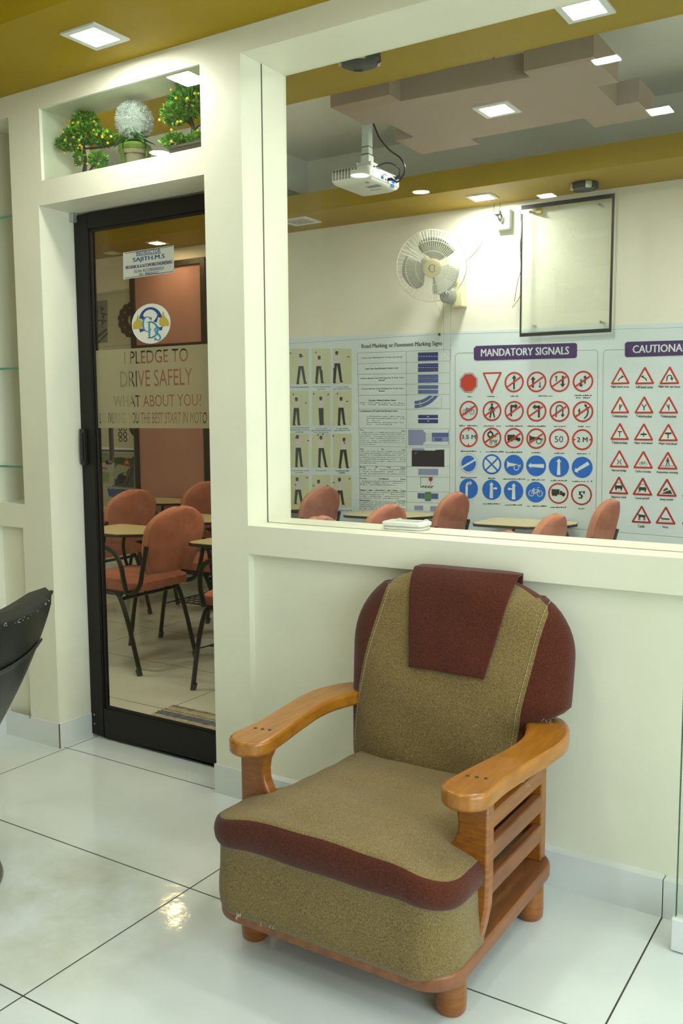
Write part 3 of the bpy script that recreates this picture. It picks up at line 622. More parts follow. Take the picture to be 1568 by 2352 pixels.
for ws, y in ((('Stop', 'Line'), 833), (('Give', 'Way', 'Line'), 977), (('Border', 'or', 'Edge', 'Lines'), 1115), (('Parking', 'Prohibited', 'Lines'), 1203), (('Yellow', 'Box', 'Junctions', 'or', 'Keep', 'Clear'), 1292), (('Pedestrian', 'Crossings'), 1370)):
    tot = sum(len(s)*7.2 for s in ws); gap = (348-tot)/(len(ws)-1); x = 622
    for s in ws: wd = len(s)*7.2; ptext(b, s, T(x, y+(x-622)*.018), T(x+wd, y+(x+wd-622)*.018), 3.4, cK, 2, .03); x += wd+gap
def para(x0, x1, y0, n, step, last=.5):
    global sd
    for k in range(n):
        sd += 1; xe = x1 if k < n-1 else x0+(x1-x0)*last
        scribble(b, *T(x0, y0+k*step), *T(xe, y0+k*step+(xe-x0)*.012), 2.1, cG, 1, sd, .9)
para(618, 965, 620, 2, 14, 1); para(672, 965, 724, 3, 15, .35); para(672, 952, 770, 2, 15, .7); para(622, 968, 847, 7, 15, .35); para(622, 970, 992, 7, 15, .35)
para(624, 970, 1130, 3, 17, 1); para(624, 968, 1220, 3, 14, .8); para(625, 968, 1306, 4, 15, .9); para(626, 970, 1386, 6, 15, .5)
b.build('road_marking_table', PM, BAN, smooth=0)
def road_pic(fn):
    b = MB(); fn(b); b.build('road_marking_picture', PM, BAN, smooth=0)
def rect(b, x0, y0, x1, y1, mi, l=2, sk=0): pf(b, [T(x0, y0+sk), T(x1, y0-sk*.3), T(x1, y1-sk*.3), T(x0, y1+sk)], mi, l)
def dash(b, x0, x1, y, n, h, mi=cW, l=3, f=.55):
    st = (x1-x0)/n
    for k in range(n): rect(b, x0+k*st+st*.2, y-h/2, x0+k*st+st*.2+st*f, y+h/2, mi, l)
road_pic(lambda b: (rect(b, 1066, 230, 1220, 295, cN, 2, 3), dash(b, 1066, 1220, 262, 8, 4)))
road_pic(lambda b: (rect(b, 1066, 315, 1221, 379, cN, 2, 3), dash(b, 1066, 1220, 330, 18, 3, cL), dash(b, 1066, 1220, 348, 9, 4), dash(b, 1066, 1220, 365, 18, 3, cL)))
road_pic(lambda b: (rect(b, 1066, 400, 1221, 464, cM, 2, 2), dash(b, 1066, 1220, 416, 16, 2, cL), rect(b, 1066, 430, 1221, 434, cL, 3), dash(b, 1066, 1220, 449, 16, 2, cL)))
road_pic(lambda b: (rect(b, 1066, 483, 1221, 548, cM, 2, 1), dash(b, 1066, 1220, 493, 18, 3, cL), dash(b, 1066, 1220, 504, 18, 3, cL), rect(b, 1066, 512, 1221, 518, cW, 3), dash(b, 1066, 1220, 528, 18, 3, cL), dash(b, 1066, 1220, 539, 18, 3, cL)))
def curve_pic(b):
    def arc(r0, r1, mi, l):
        o = [];c = (1040, 440)
        outer = [(1040+ (r)*math.sin(math.radians(a))*1.0, 440+r*math.cos(math.radians(a))) for r in (r0,) for a in range(0, 62, 6)]
        inner = [(1040+ (r)*math.sin(math.radians(a))*1.0, 440+r*math.cos(math.radians(a))) for r in (r1,) for a in range(60, -1, -6)]
        pf(b, [T(min(x, 1240), max(y, 563)) for x, y in outer+inner], mi, l)
    arc(219, 163, cM, 2); arc(193, 188, cW, 3); pbar(b, T(1246, 575), T(1246, 658), .7, cG, 2); pbar(b, T(1100, 658), T(1246, 658), .7, cG, 2)
    for x, y in ((1085, 616), (1090, 640), (1180, 577), (1195, 600)): pf(b, [T(x-9, y-3), T(x+9, y), T(x-9, y+3)], cW, 3)
road_pic(curve_pic)
road_pic(lambda b: (rect(b, 1067, 710, 1220, 774, cN, 2), rect(b, 1067, 737, 1220, 744, cW, 3), pf(b, [T(1134, 725), T(1140, 720), T(1154, 724), T(1140, 728)], cW, 3), pf(b, [T(1134, 757), T(1146, 753), T(1154, 757), T(1146, 761)], cW, 3)))
def stop_pic(b):
    pf(b, [T(990, 823), T(1105, 824), T(1112, 838), T(1126, 848), T(1126, 915), T(1110, 925), T(1105, 938), T(992, 938)], cL, 2); rect(b, 1172, 847, 1300, 915, cM, 2); pf(b, [T(1172, 847), T(1300, 848), T(1300, 880), T(1172, 880)], cM, 2.3)
    rect(b, 1178, 880, 1296, 916, cL, 2.6); rect(b, 1192, 886, 1250, 912, cM, 2.9); rect(b, 1126, 846, 1172, 915, cW, 2)
    for k in range(8): rect(b, 1128, 850+k*8.2, 1170, 852+k*8.2, cG, 3)
    ppath(b, [T(992, 940), T(1300, 945), T(1300, 828)], .8, cM, 2)
road_pic(stop_pic)
road_pic(lambda b: (pf(b, [T(1018, 982), T(1200, 984), T(1200, 978), T(1268, 976), T(1268, 1110), T(1018, 1104)], cX, 2), pf(b, [T(1022, 966), T(1110, 967), T(1122, 983), T(1022, 982)], cL, 2), pf(b, [T(1040, 1006), T(1072, 988), T(1060, 996), T(1044, 1010)], cL, 3)))
road_pic(lambda b: rect(b, 1068, 1124, 1221, 1172, cL, 2, -1))
def park_pic(b):
    ppath(b, [T(1086, 1270), T(1086, 1188), T(1186, 1189)], .9, cK, 2); pbar(b, T(1164, 1205), T(1164, 1255), .7, cK, 2)
    pf(b, [T(1163+16*math.cos(t), 1203+16*math.sin(t)) for t in [2*math.pi*k/14 for k in range(14)]], cD, 3)
    pf(b, [T(1088, 1262), T(1174, 1268), T(1174, 1273), T(1088, 1267)], cGo, 2)
    for k in range(4): pf(b, [T(1090+k*23, 1262+k), T(1108+k*23, 1251+k), T(1118+k*23, 1252+k), T(1100+k*23, 1266+k)], cK, 3)
road_pic(park_pic)
road_pic(lambda b: (rect(b, 1063, 1312, 1221, 1354, cM, 2, -3), rect(b, 1120, 1302, 1166, 1370, cM, 2.4), rect(b, 1114, 1312, 1168, 1357, cG2, 3)))
road_pic(lambda b: (rect(b, 1038, 1406, 1106, 1440, cL, 2, -1), rect(b, 1160, 1410, 1250, 1450, cL, 2, -1), rect(b, 1110, 1408, 1156, 1448, cW, 2)))
# --- sign panels
def panel(name, outline, tb, tt, label):
    b = MB(); n = len(outline)
    ppath(b, outline, 1.1, cG, 1); pf(b, tb, cP, 2); ptext(b, *tt)
    o = b.build(name, PM, BAN, smooth=0)
panel('mandatory_panel_title', [(1045.5, 1196), (1045, 850), (1045, 818), (1048, 813.5), (1054, 811), (1367, 803.8), (1371, 806), (1372.5, 812), (1371, 1000), (1367, 1212), (1365, 1217), (1358, 1217), (1110, 1202), (1050, 1199), (1045.5, 1194)],
      [(1090.5, 797), (1093, 794.5), (1320, 787.6), (1324, 790), (1325, 793), (1324.5, 817), (1323, 821), (1320, 822.5), (1093, 828), (1089, 826.5), (1087.7, 823), (1087.6, 800)], ('MANDATORY SIGNALS', (1104.3, 818.6), (1306, 813.6), 16.8, cW, 3, .014), '')
panel('cautionary_panel_title', [(1381, 1216), (1383, 1000), (1385, 820), (1386, 808), (1392, 803.8), (1500, 803), (1700, 799), (1700, 1245), (1390, 1220), (1381, 1216)],
      [(1436, 788), (1440, 785), (1700, 778), (1700, 812), (1438, 820.5), (1434.5, 817), (1434.5, 790)], ('CAUTIONARY SIGNALS', (1452.5, 811), (1690, 803), 17.5, cW, 3, .014), '')
class Sign:
    def __init__(s, cx, cy, r):   # pixel centre, pixel radius (vertical)
        s.b = MB(); s.c = PT(cx, cy, 0); s.r = (PT(cx, cy-r, 0)-PT(cx, cy+r, 0)).z/2
    def P(s, u, v, l): return (s.c.x+u*s.r, s.c.y-.0008*l, s.c.z+v*s.r)
    def poly(s, pts, mi, l=2): s.b.face([s.P(u, v, l) for u, v in pts], mi); return s
    def disc(s, u, v, r, mi, l=2, n=24, ry=None): return s.poly([(u+r*math.cos(2*math.pi*k/n), v+(ry or r)*math.sin(2*math.pi*k/n)) for k in range(n)], mi, l)
    def ring(s, u, v, r, w, mi, l=2, n=24, a0=0, a1=360):
        for k in range(n):
            a, c = math.radians(a0+(a1-a0)*k/n), math.radians(a0+(a1-a0)*(k+1)/n)
            s.poly([(u+r*math.cos(a), v+r*math.sin(a)), (u+r*math.cos(c), v+r*math.sin(c)), (u+(r-w)*math.cos(c), v+(r-w)*math.sin(c)), (u+(r-w)*math.cos(a), v+(r-w)*math.sin(a))], mi, l)
        return s
    def bar(s, p, q, w, mi, l=3, w2=None):
        dx, dy = q[0]-p[0], q[1]-p[1]; d = math.hypot(dx, dy); nx, ny = -dy/d/2, dx/d/2; w2 = w2 or w
        return s.poly([(p[0]+nx*w, p[1]+ny*w), (q[0]+nx*w2, q[1]+ny*w2), (q[0]-nx*w2, q[1]-ny*w2), (p[0]-nx*w, p[1]-ny*w)], mi, l)
    def arrow(s, p, q, w, hw, hl, mi, l=3, w0=None):
        dx, dy = q[0]-p[0], q[1]-p[1]; d = math.hypot(dx, dy); ux, uy = dx/d, dy/d; m = (q[0]-ux*hl, q[1]-uy*hl)
        s.bar(p, (m[0]+ux*.02, m[1]+uy*.02), w0 or w, mi, l, w); return s.poly([(m[0]-uy*hw, m[1]+ux*hw), q, (m[0]+uy*hw, m[1]-ux*hw)], mi, l)
    def text(s, t, u0, u1, v0, h, mi, bold=.0): s.b.text(t, s.P(u0, v0, 3), Vector(((u1-u0)*s.r, 0, 0)), Vector((0, 0, h*s.r)), mi, bold); return s
    def prohib(s, slash=True):
        s.ring(0, 0, 1, .17, cR, 2)
        if slash: s.bar((-.70, -.46), (.66, .46), .17, cR, 5)
        return s
    def blue(s): return s.disc(0, 0, 1, cB, 2, 32)
    def tri(s): 
        s.poly([(-1.05,-.82),(-.98,-.95),(.98,-.95),(1.05,-.82),(.08,.95),(-.08,.95)], cD if s.dark else cR, 2); return s.poly([(-.78,-.74),(.78,-.74),(0,.66)], cW, 3)
    dark = False
    def cycle(s, mi, sc=1, v=0, l=4, w=.06):
        for u in (-.42, .42): s.ring(u*sc, v-.12*sc, .30*sc, w*sc, mi, l, 18)
        for p, q in (((-.42,-.12),(-.2,.3)),((-.2,.22),(.25,.26)),((.25,.3),(.42,-.12)),((-.2,.2),(.02,-.12)),((.02,-.12),(.25,.24)),((-.42,-.12),(.02,-.12)),((-.3,.32),(-.1,.32)),((.18,.42),(.36,.46))):
            s.bar((p[0]*sc, v+p[1]*sc), (q[0]*sc, v+q[1]*sc), w*sc, mi, l)
        return s
    def walker(s, mi, sc=1, v=0, l=4):
        s.disc(0, v+.62*sc, .13*sc, mi, l, 12); s.poly([(x*sc, v+y*sc) for x, y in ((-.14,.46),(.14,.46),(.16,0),(-.12,0))], mi, l)
        for p, q, w in (((-.05,.05),(-.2,-.68),.15),((.08,.05),(.3,-.62),.15),((-.1,.4),(-.34,.05),.1),((.1,.4),(.3,.0),.1)): s.bar((p[0]*sc, v+p[1]*sc), (q[0]*sc, v+q[1]*sc), w*sc, mi, l)
        return s
    def truck(s, mi, sc=1, v=0, l=4):
        s.poly([(x*sc, v+y*sc) for x, y in ((-.66,.34),(.12,.34),(.12,-.16),(-.66,-.16))], mi, l); s.poly([(x*sc, v+y*sc) for x, y in ((.16,.2),(.36,.2),(.42,.06),(.66,.04),(.7,-.2),(.16,-.2))], mi, l)
        for u in (-.48, -.22, .5): s.disc(u*sc, v-.2*sc, .13*sc, mi, l, 12)
        return s
    def car(s, mi, v=0, l=4):
        s.poly([(-.38,v+.1),(.38,v+.1),(.42,v-.12),(.38,v-.24),(-.38,v-.24),(-.42,v-.12)], mi, l); s.poly([(-.38,v-.2),(-.2,v-.2),(-.22,v-.42),(-.36,v-.42)], mi, l); s.poly([(.38,v-.2),(.2,v-.2),(.22,v-.42),(.36,v-.42)], mi, l)
        s.bar((-.3,v+.1),(-.24,v+.42),.05,mi,l); s.bar((.3,v+.1),(.24,v+.42),.05,mi,l); return s.bar((-.26,v+.42),(.26,v+.42),.05,mi,l)
    def horn(s, mi, l=4, sc=1):
        s.poly([(-.68*sc,.42*sc),(-.5*sc,.22*sc),(.3*sc,.1*sc),(.6*sc,-.02*sc),(.6*sc,-.14*sc),(.3*sc,-.06*sc),(-.5*sc,-.14*sc),(-.68*sc,-.34*sc)], mi, l); s.ring(.28*sc, -.24*sc, .28*sc, .07*sc, mi, l); return s.bar((.66*sc,.08*sc),(.66*sc,-.2*sc),.06*sc,mi,l)
    def done(s, name='road_sign'): return s.b.build(name, PM, BAN, smooth=0)
RL = [(1076, 879), (1076, 943.5), (1076, 1004.2), (1076, 1064.5), (1076, 1122)]; RRt = [(1338.5, 876), (1338.5, 945.5), (1337, 1009.8), (1336.5, 1073.5), (1335, 1136)]
COLS = [0, .2045, .398, .594, .795, 1.0]
def at(r, c):
    t = COLS[c]; return (RL[r][0]+(RRt[r][0]-RL[r][0])*t, RL[r][1]+(RRt[r][1]-RL[r][1])*t)
HWC = [[8,11,9,17,0,20],[22,20,20,21,14,17],[18,27,19,11,12,17],[18,9,26,20,19,23],[0,20,20,25,18,7]]
def SG(r, c):     # a sign with its Malayalam caption (small strokes)
    x, y = at(r, c); s = Sign(x, y, 23.2+1.2*COLS[c]); hw = HWC[r][c]; yy = y+33.5+(2 if r == 1 else 0); x += 20 if (r, c) == (0, 3) else 0
    if hw: scribble(s.b, x-hw, yy, x+hw, yy, 3.0, cK, 2, 500+r*10+c, .92)
    if (r, c) == (0, 5): scribble(s.b, x-16, yy+5.5, x+16, yy+5.5, 3, cK, 2, 599, .92)
    return s
oct8 = lambda r: [(r*math.cos(math.radians(22.5+45*k))*1.0, r*math.sin(math.radians(22.5+45*k))) for k in range(8)]
s = SG(0, 0); s.poly(oct8(1.06), cG, 2); s.poly(oct8(.98), cW, 2.5); s.poly(oct8(.93), cR, 3); s.done()
s = SG(0, 1); s.poly([(-1,.92),(-.95,1.0),(.95,1.0),(1,.92),(.06,-1.05),(-.06,-1.05)], cR, 2); s.poly([(-.76,.82),(.76,.82),(0,-.72)], cW, 3); s.done()
s = SG(0, 2).prohib(); s.arrow((0,-.7),(0,.7),.17,.25,.36,cK); s.done()
s = SG(0, 3).prohib(); s.arrow((-.35,-.55),(-.35,.55),.2,.26,.34,cK); s.arrow((.35,0),(.35,-.6),.1,.16,.2,cK); s.done()
s = SG(0, 4).prohib(); s.arrow((-.32,.02),(-.32,.6),.1,.16,.2,cK); s.arrow((.32,.56),(.32,-.55),.2,.26,.34,cK); s.done()
s = SG(0, 5).prohib(); s.arrow((-.18,.22),(-.18,-.55),.14,.2,.26,cK); s.arrow((.2,-.22),(.2,.58),.14,.2,.26,cK); s.done()
SG(1, 0).prohib().cycle(cK, .9).done(); SG(1, 1).prohib().walker(cK).done()
s = SG(1, 2).prohib(); s.bar((-.3,-.5),(-.3,.6),.2,cK); s.arrow((-.3,.48),(.4,.48),.24,.28,.3,cK); s.done()
s = SG(1, 3).prohib(); s.bar((.25,-.6),(.25,.55),.2,cK); s.arrow((.3,.42),(-.42,.42),.24,.28,.3,cK); s.done()
s = SG(1, 4).prohib(); s.ring(0,.25,.38,.12,cK,3,12,0,180); s.bar((-.32,.25),(-.32,-.55),.12,cK); s.arrow((.32,.25),(.32,-.55),.12,.2,.26,cK); s.done()
s = SG(1, 5).prohib(); s.arrow((-.35,-.35),(-.35,.38),.1,.13,.36,cK); s.ring(-.25,0,.8,.13,cK,3,12,-60,48); s.poly([(.1,.72),(.42,.62),(.18,.42)], cK, 3); s.done()
s = SG(2, 0).prohib(False); s.poly([(-.13,.9),(.13,.9),(0,.56)],cR,3); s.poly([(-.13,-.9),(.13,-.9),(0,-.56)],cR,3); s.text('3.5 M',-.76,.78,-.18,.42,cK,.015); s.done()
s = SG(2, 1).prohib(); s.disc(-.15,.3,.34,cK,3); s.disc(-.15,.3,.16,cW,3.4); s.bar((-.25,.62),(-.1,.72),.1,cK); s.bar((.1,.1),(.5,.1),.06,cK); s.poly([(-.25,-.2),(.6,-.2),(.55,-.42),(-.2,-.42)],cG,3); s.ring(-.1,-.55,.14,.05,cK,3); s.ring(.42,-.55,.14,.05,cK,3); s.done()
SG(2, 2).prohib().truck(cK).done(); SG(2, 3).prohib().horn(cK).done()
SG(2, 4).prohib(False).text('50', -.42, .42, -.3, .6, cK, -.01).done()
s = SG(2, 5).prohib(False); s.poly([(-.9,.13),(-.9,-.13),(-.58,0)],cR,3); s.poly([(.9,.13),(.9,-.13),(.58,0)],cR,3); s.text('2 M',-.5,.5,-.22,.46,cK,.02); s.done()
s = SG(3, 0); s.ring(0,0,1,.03,cL,2); s.disc(0,0,.79,cB,3); s.bar((-.8,-.46),(.78,.42),.2,cW,4); s.done()
s = SG(3, 1).blue(); s.disc(0,0,.82,cW,3); s.bar((-.65,-.62),(.65,.62),.16,cB,4); s.bar((-.65,.62),(.65,-.62),.16,cB,4.3); s.done()
SG(3, 2).blue().horn(cW).done()
s = SG(3, 3).blue(); s.arrow((.8,0),(-.78,.02),.26,.27,.28,cW,3,.38); s.done(); s = SG(3, 4).blue(); s.arrow((0,-.8),(0,.76),.22,.26,.3,cW,3,.34); s.done()
s = SG(3, 5).blue(); s.arrow((.62,.42),(-.72,-.42),.26,.27,.28,cW,3,.34); s.done()
s = SG(4, 0).blue(); s.bar((-.2,-.8),(-.2,.3),.24,cW); s.ring(.1,.25,.42,.24,cW,3,8,90,180); s.arrow((.05,.55),(.38,.55),.24,.24,.26,cW); s.done()
s = SG(4, 1).blue(); s.arrow((-.02,-.82),(-.02,.76),.24,.24,.3,cW,3,.38); s.arrow((.05,.15),(.62,.15),.16,.16,.2,cW); s.done()
s = SG(4, 2).blue(); s.arrow((.02,-.82),(.02,.76),.24,.24,.3,cW,3,.38); s.arrow((-.05,.18),(-.62,.18),.16,.16,.2,cW); s.done()
SG(4, 3).blue().cycle(cW, 1, 0, 3).done()
s = SG(4, 4); s.ring(0,0,1,.15,cD,2); s.truck(cK,1,.05); s.done(); s = SG(4, 5); s.ring(0,0,1,.15,cD,2); s.text("5'",-.24,.28,-.38,.72,cK,.03); s.done()
CT = [[('Right hand curve', 1424.6), ('Left hand curve', 1480.3), ('Right hair pin bend', 1537.3)], [('Y-intersection', 1423.7), ('Y-intersection', 1479), ('Y-intersection', 1535.3)],
      [('T-intersection', 1423), ('Major road ahead', 1478), ('Major road ahead', 1534.3)], [('Narrow bridge', 1422), ('Cycle crossing', 1477), ('Pedestrian crossing', 1533)],
      [('Slippery road', 1420.8), ('Loose gravel', 1475.5), ('Steep ascent', 1531)], [None, ('Cattle', 1473), ('Ferry', 1528.5)]]
CYA = [(844, 842.5), (911, 911), (972, 974), (1034.5, 1038), (1095, 1100), (1160, 1164)]; CYB = [(882.7, 882.5), (949.5, 950), (1010.5, 1013.5), (1074, 1078.5), (1135, 1140.5), (1199, 1204)]
for r in range(6):
    for c in range(3):
        if CT[r][c] is None: continue
        nm, x = CT[r][c]; t = c/2; ya = CYA[r][0]+(CYA[r][1]-CYA[r][0])*t; yb = CYB[r][0]+(CYB[r][1]-CYB[r][0])*t
        s = Sign(x, (ya+yb)/2, (yb-ya)/2/.95); s.dark = r >= 4; s.tri(); K = cK
        if (r, c) == (0, 0): s.ring(.22,-.62,.5,.13,K,4,10,95,175); s.poly([(.12,.08),(.12,-.3),(.42,-.1)],K,4)
        if (r, c) == (0, 1): s.ring(-.22,-.62,.5,.13,K,4,10,5,85); s.poly([(-.12,.08),(-.12,-.3),(-.42,-.1)],K,4)
        if (r, c) == (0, 2): s.ring(0,-.2,.3,.11,K,4,12,-20,190); s.bar((-.25,-.2),(-.28,-.6),.11,K); s.poly([(.05,-.26),(.45,-.26),(.28,-.58)],K,4)
        if (r, c) == (1, 0): s.bar((-.02,-.6),(-.02,.1),.11,K,4); s.bar((-.02,-.35),(.24,.06),.11,K,4)
        if (r, c) == (1, 1): s.bar((0,-.6),(0,-.22),.12,K,4); s.bar((0,-.25),(.24,.08),.11,K,4); s.bar((0,-.25),(-.24,.08),.11,K,4)
        if (r, c) == (1, 2): s.bar((.04,-.6),(.04,.1),.11,K,4); s.bar((.04,-.35),(-.22,.06),.11,K,4)
        if (r, c) == (2, 0): s.bar((0,-.62),(0,0),.11,K,4); s.bar((-.25,.0),(.25,.0),.12,K,4)
        if (r, c) == (2, 1): s.bar((0,-.55),(0,.05),.1,K,4); s.bar((-.34,-.25),(.34,-.25),.18,K,4)
        if (r, c) == (2, 2): s.bar((0,-.62),(0,-.1),.12,K,4); s.bar((-.34,-.08),(.34,-.08),.2,K,4)
        if (r, c) == (3, 0):
            for g in (-1, 1): s.bar((g*.1,-.2),(g*.1,-.44),.1,K,4); s.bar((g*.1,-.2),(g*.24,-.02),.08,K,4); s.bar((g*.1,-.42),(g*.24,-.6),.08,K,4)
        if (r, c) == (3, 1): s.cycle(K, .62, -.38, 4, .05)
        if (r, c) == (3, 2):
            s.walker(K, .62, -.1, 4)
            for g in range(7): s.bar((-.62+g*.19,-.68),(-.55+g*.19,-.48),.06,K,4)
        if (r, c) == (4, 0): s.car(K, -.1); s.bar((-.1,-.55),(-.3,-.68),.03,K,4); s.bar((.1,-.55),(.3,-.68),.03,K,4); s.bar((-.04,-.55),(.06,-.68),.03,K,4)
        if (r, c) == (4, 1): s.car(K, -.16); s.disc(-.42,-.62,.06,K,4,8)
        if (r, c) == (4, 2): s.poly([(-.6,-.66),(.62,-.66),(.36,-.2)],K,4); s.poly([(-.4,-.28),(.08,-.02),(.16,-.18),(-.32,-.42)],K,4); s.bar((-.3,-.18),(.05,.02),.06,K,4)
        if (r, c) == (5, 1): s.poly([(-.42,.12),(-.3,.02),(.42,-.04),(.42,-.3),(-.3,-.3),(-.34,-.06),(-.5,-.08)],K,4); [s.bar((u,-.25),(u,-.64),.09,K,4) for u in (-.28,-.16,.26,.38)]
        if (r, c) == (5, 2): s.poly([(-.5,-.28),(.48,-.3),(.38,-.46),(-.42,-.46)],K,4); s.bar((-.5,-.26),(-.36,-.2),.08,K,4); [s.bar((-.7+g*.2,-.6),(-.6+g*.2,-.6),.05,K,4) for g in range(7)]
        w = len(nm)*2.55; yy = yb+ 7.5 + (1 if r > 2 else 0); ptext(s.b, nm, (x-w/2-1, yy+1.2), (x+w/2-1, yy+2.2), 6.2, cK, 2, .018)
        s.done('warning_sign')
    x = 1594-.9*r; s = Sign(x, (CYA[r][1]+CYB[r][1])/2+1.2*(r > 2)*2, (CYB[r][1]-CYA[r][1])/2/.95); s.dark = r >= 4; s.tri(); s.done('warning_sign')
# --- posters seen through the door
def flat(name, pts, d, mats, label, cat, y0=BY-.001):
    P = [on_y(p, y0) for p in pts]; b = MB(); n = len(P)
    b.add([(p.x, y0, p.z) for p in P]+[(p.x, y0-d, p.z) for p in P], [tuple(range(n)), tuple(range(n, 2*n))]+[(i, (i+1) % n, n+(i+1) % n, n+i) for i in range(n)])
    c = sum((p for p in P), Vector())/n; t = thing(name, label, cat, (c.x, y0, min(p.z for p in P))); b.build('sheet', mats, t, smooth=0); return t
GP = flat('poster', [(196, 678), (305, 661), (309, 1030), (196, 1024)], .005, mat('poster_grey_white', (.50, .49, .40), .45), 'white poster of grey engine and gear pictures behind the glass door', 'poster')
EM = []
def cpf(b, pts, mi, l): b.face([PT(min(x, 306.0), y, l) for x, y in pts], mi)
b = MB()
G1 = mat('print_dark_grey', (.05, .045, .04), .5); G2c = mat('print_mid_grey', (.22, .21, .17), .5); G3 = mat('print_brownish', (.06, .04, .038), .5)
c0 = (306, 735)
for k in range(30):   # toothed disc
    a, e = 2*math.pi*k/30, 2*math.pi*(k+1)/30; r = 1.0 if k % 2 else .95
    if c0[0]+36*r*math.cos(a) > 306 and c0[0]+36*r*math.cos(e) > 306: continue
    cpf(b, [(c0[0]+36*r*math.cos(a), c0[1]+43*r*math.sin(a)), (c0[0]+36*r*math.cos(e), c0[1]+43*r*math.sin(e)), (c0[0]+12*math.cos(e), c0[1]+14*math.sin(e)), (c0[0]+12*math.cos(a), c0[1]+14*math.sin(a))], 2, 1)
for k in range(10):
  a = 2*math.pi*k/10
  if math.cos(a) < -.2: cpf(b, [(c0[0]+24*math.cos(a)+2*math.cos(t), c0[1]+29*math.sin(a)+2.6*math.sin(t)) for t in (0, 1, 2, 3, 4, 5)], 1, 2)
EP = [G1, G2c, G3, mat('print_light_grey', (.42, .41, .35), .5)]
b.build('clutch_disc_print', EP, GP, smooth=0); b = MB()
pf(b, [(202, 694), (247, 689), (247, 787), (202, 791)], 1, 1)
R9 = random.Random(5)
for k in range(34):
    x, y = R9.uniform(206, 243), R9.uniform(706, 752); a = R9.uniform(0, 3); l = R9.uniform(4, 11); pbar(b, (x-l*math.cos(a)/2, y-l*math.sin(a)/2), (x+l*math.cos(a)/2, y+l*math.sin(a)/2), R9.uniform(1.5, 4.5), R9.choice((0, 0, 0, 3)), 2+.05*k)
pbar(b, (210, 785), (245, 756), 5, 0, 4); pbar(b, (225, 788), (247, 765), 4, 0, 4)
b.build('engine_print', EP, GP, smooth=0); b = MB()
ppath(b, [(206, 681.5), (304, 668)], .8, 1, 1); b.build('poster_rule', EP, GP, smooth=0); b = MB(); ppath(b, [(206, 800), (305, 791)], .8, 1, 1); b.build('poster_rule', EP, GP, smooth=0); b = MB()
for cx, cy, r in ((276, 998, 5), (287, 998, 5), (277, 1009.5, 4.4), (288, 1009.5, 4.4), (276, 985, 4.5), (287, 985, 4.5)):
    for k in range(14):
        a, e = 2*math.pi*k/14, 2*math.pi*(k+1)/14; pf(b, [(cx+r*math.cos(a), cy+r*1.3*math.sin(a)), (cx+r*math.cos(e), cy+r*1.3*math.sin(e)), (cx+r*.55*math.cos(e), cy+r*.7*math.sin(e)), (cx+r*.55*math.cos(a), cy+r*.7*math.sin(a))], 0, 1)
b.build('ring_print', EP, GP, smooth=0); b = MB(); pf(b, [(294, 975), (306, 975), (307, 1001), (304, 1000), (298, 990)], 2, 1); b.build('wheel_print', EP, GP, smooth=0); b = MB(); ppath(b, [(218, 985), (222, 1003), (229, 1012), (232, 1000)], 2.5, 0, 1); b.build('lever_print', EP, GP, smooth=0)
LP2 = flat('poster', [(196, 1031.5), (309, 1033), (312, 1170), (196, 1170)], .005, mat('poster_pale', (.40, .40, .31), .45), 'road scene poster with a warning triangle low on the wall behind the glass door', 'poster')
b = MB(); pf(b, [(200, 1032), (308, 1034), (308, 1038.5), (200, 1035.5)], 0, 1); pf(b, [(252, 1040), (308, 1040), (308, 1056), (252, 1055)], 1, 1)
pf(b, [(255, 1052), (275, 1050), (300, 1053), (308, 1047), (308, 1066), (264, 1066)], 2, 2); pf(b, [(263, 1066), (308, 1062), (308, 1118), (262, 1116)], 3, 1.5)
pf(b, [(270, 1066), (298, 1072), (290, 1084), (268, 1102), (254, 1090)], 1, 3); pf(b, [(272, 1090), (284, 1084), (292, 1094), (282, 1110), (264, 1114), (266, 1102)], 4, 3.4); pf(b, [(280, 1087), (290, 1085), (292, 1094), (284, 1092)], 5, 4)
pf(b, [(291, 1050), (299, 1068), (283, 1067)], 6, 4); pf(b, [(291, 1057), (295, 1065.5), (287, 1065)], 1, 4.5)
pf(b, [(258, 1114), (308, 1118), (308, 1121), (258, 1118)], 0, 3.5); pf(b, [(245, 1116), (308, 1120.5), (308, 1124), (245, 1120)], 1, 4); pf(b, [(246, 1122), (308, 1125), (308, 1150), (250, 1140)], 0, 3); pbar(b, (306, 1074), (291, 1112), 2.2, 4, 4)
pf(b, [(218, 1071), (247, 1074), (247, 1078), (218, 1077)], 7, 3); pf(b, [(220, 1082), (252, 1085), (250, 1108), (222, 1108)], 8, 2); pf(b, [(235, 1106), (261, 1108), (261, 1111), (235, 1110)], 1, 3); pf(b, [(208, 1036), (250, 1040), (250, 1062), (208, 1064)], 9, 2)
b.build('road_scene_print', [mat('poster_blue', (.02, .07, .24), .4), mat('poster_haze', (.30, .31, .27), .5), mat('poster_tree', (.025, .06, .018), .5), mat('poster_road', (.075, .078, .085), .5), P_DARK, mat('poster_lime', (.16, .26, .02), .5), P_RED, mat('poster_orange', (.34, .10, .03), .5), mat('poster_olive', (.24, .25, .14), .5), mat('poster_sage', (.16, .21, .13), .5)], LP2, smooth=0)
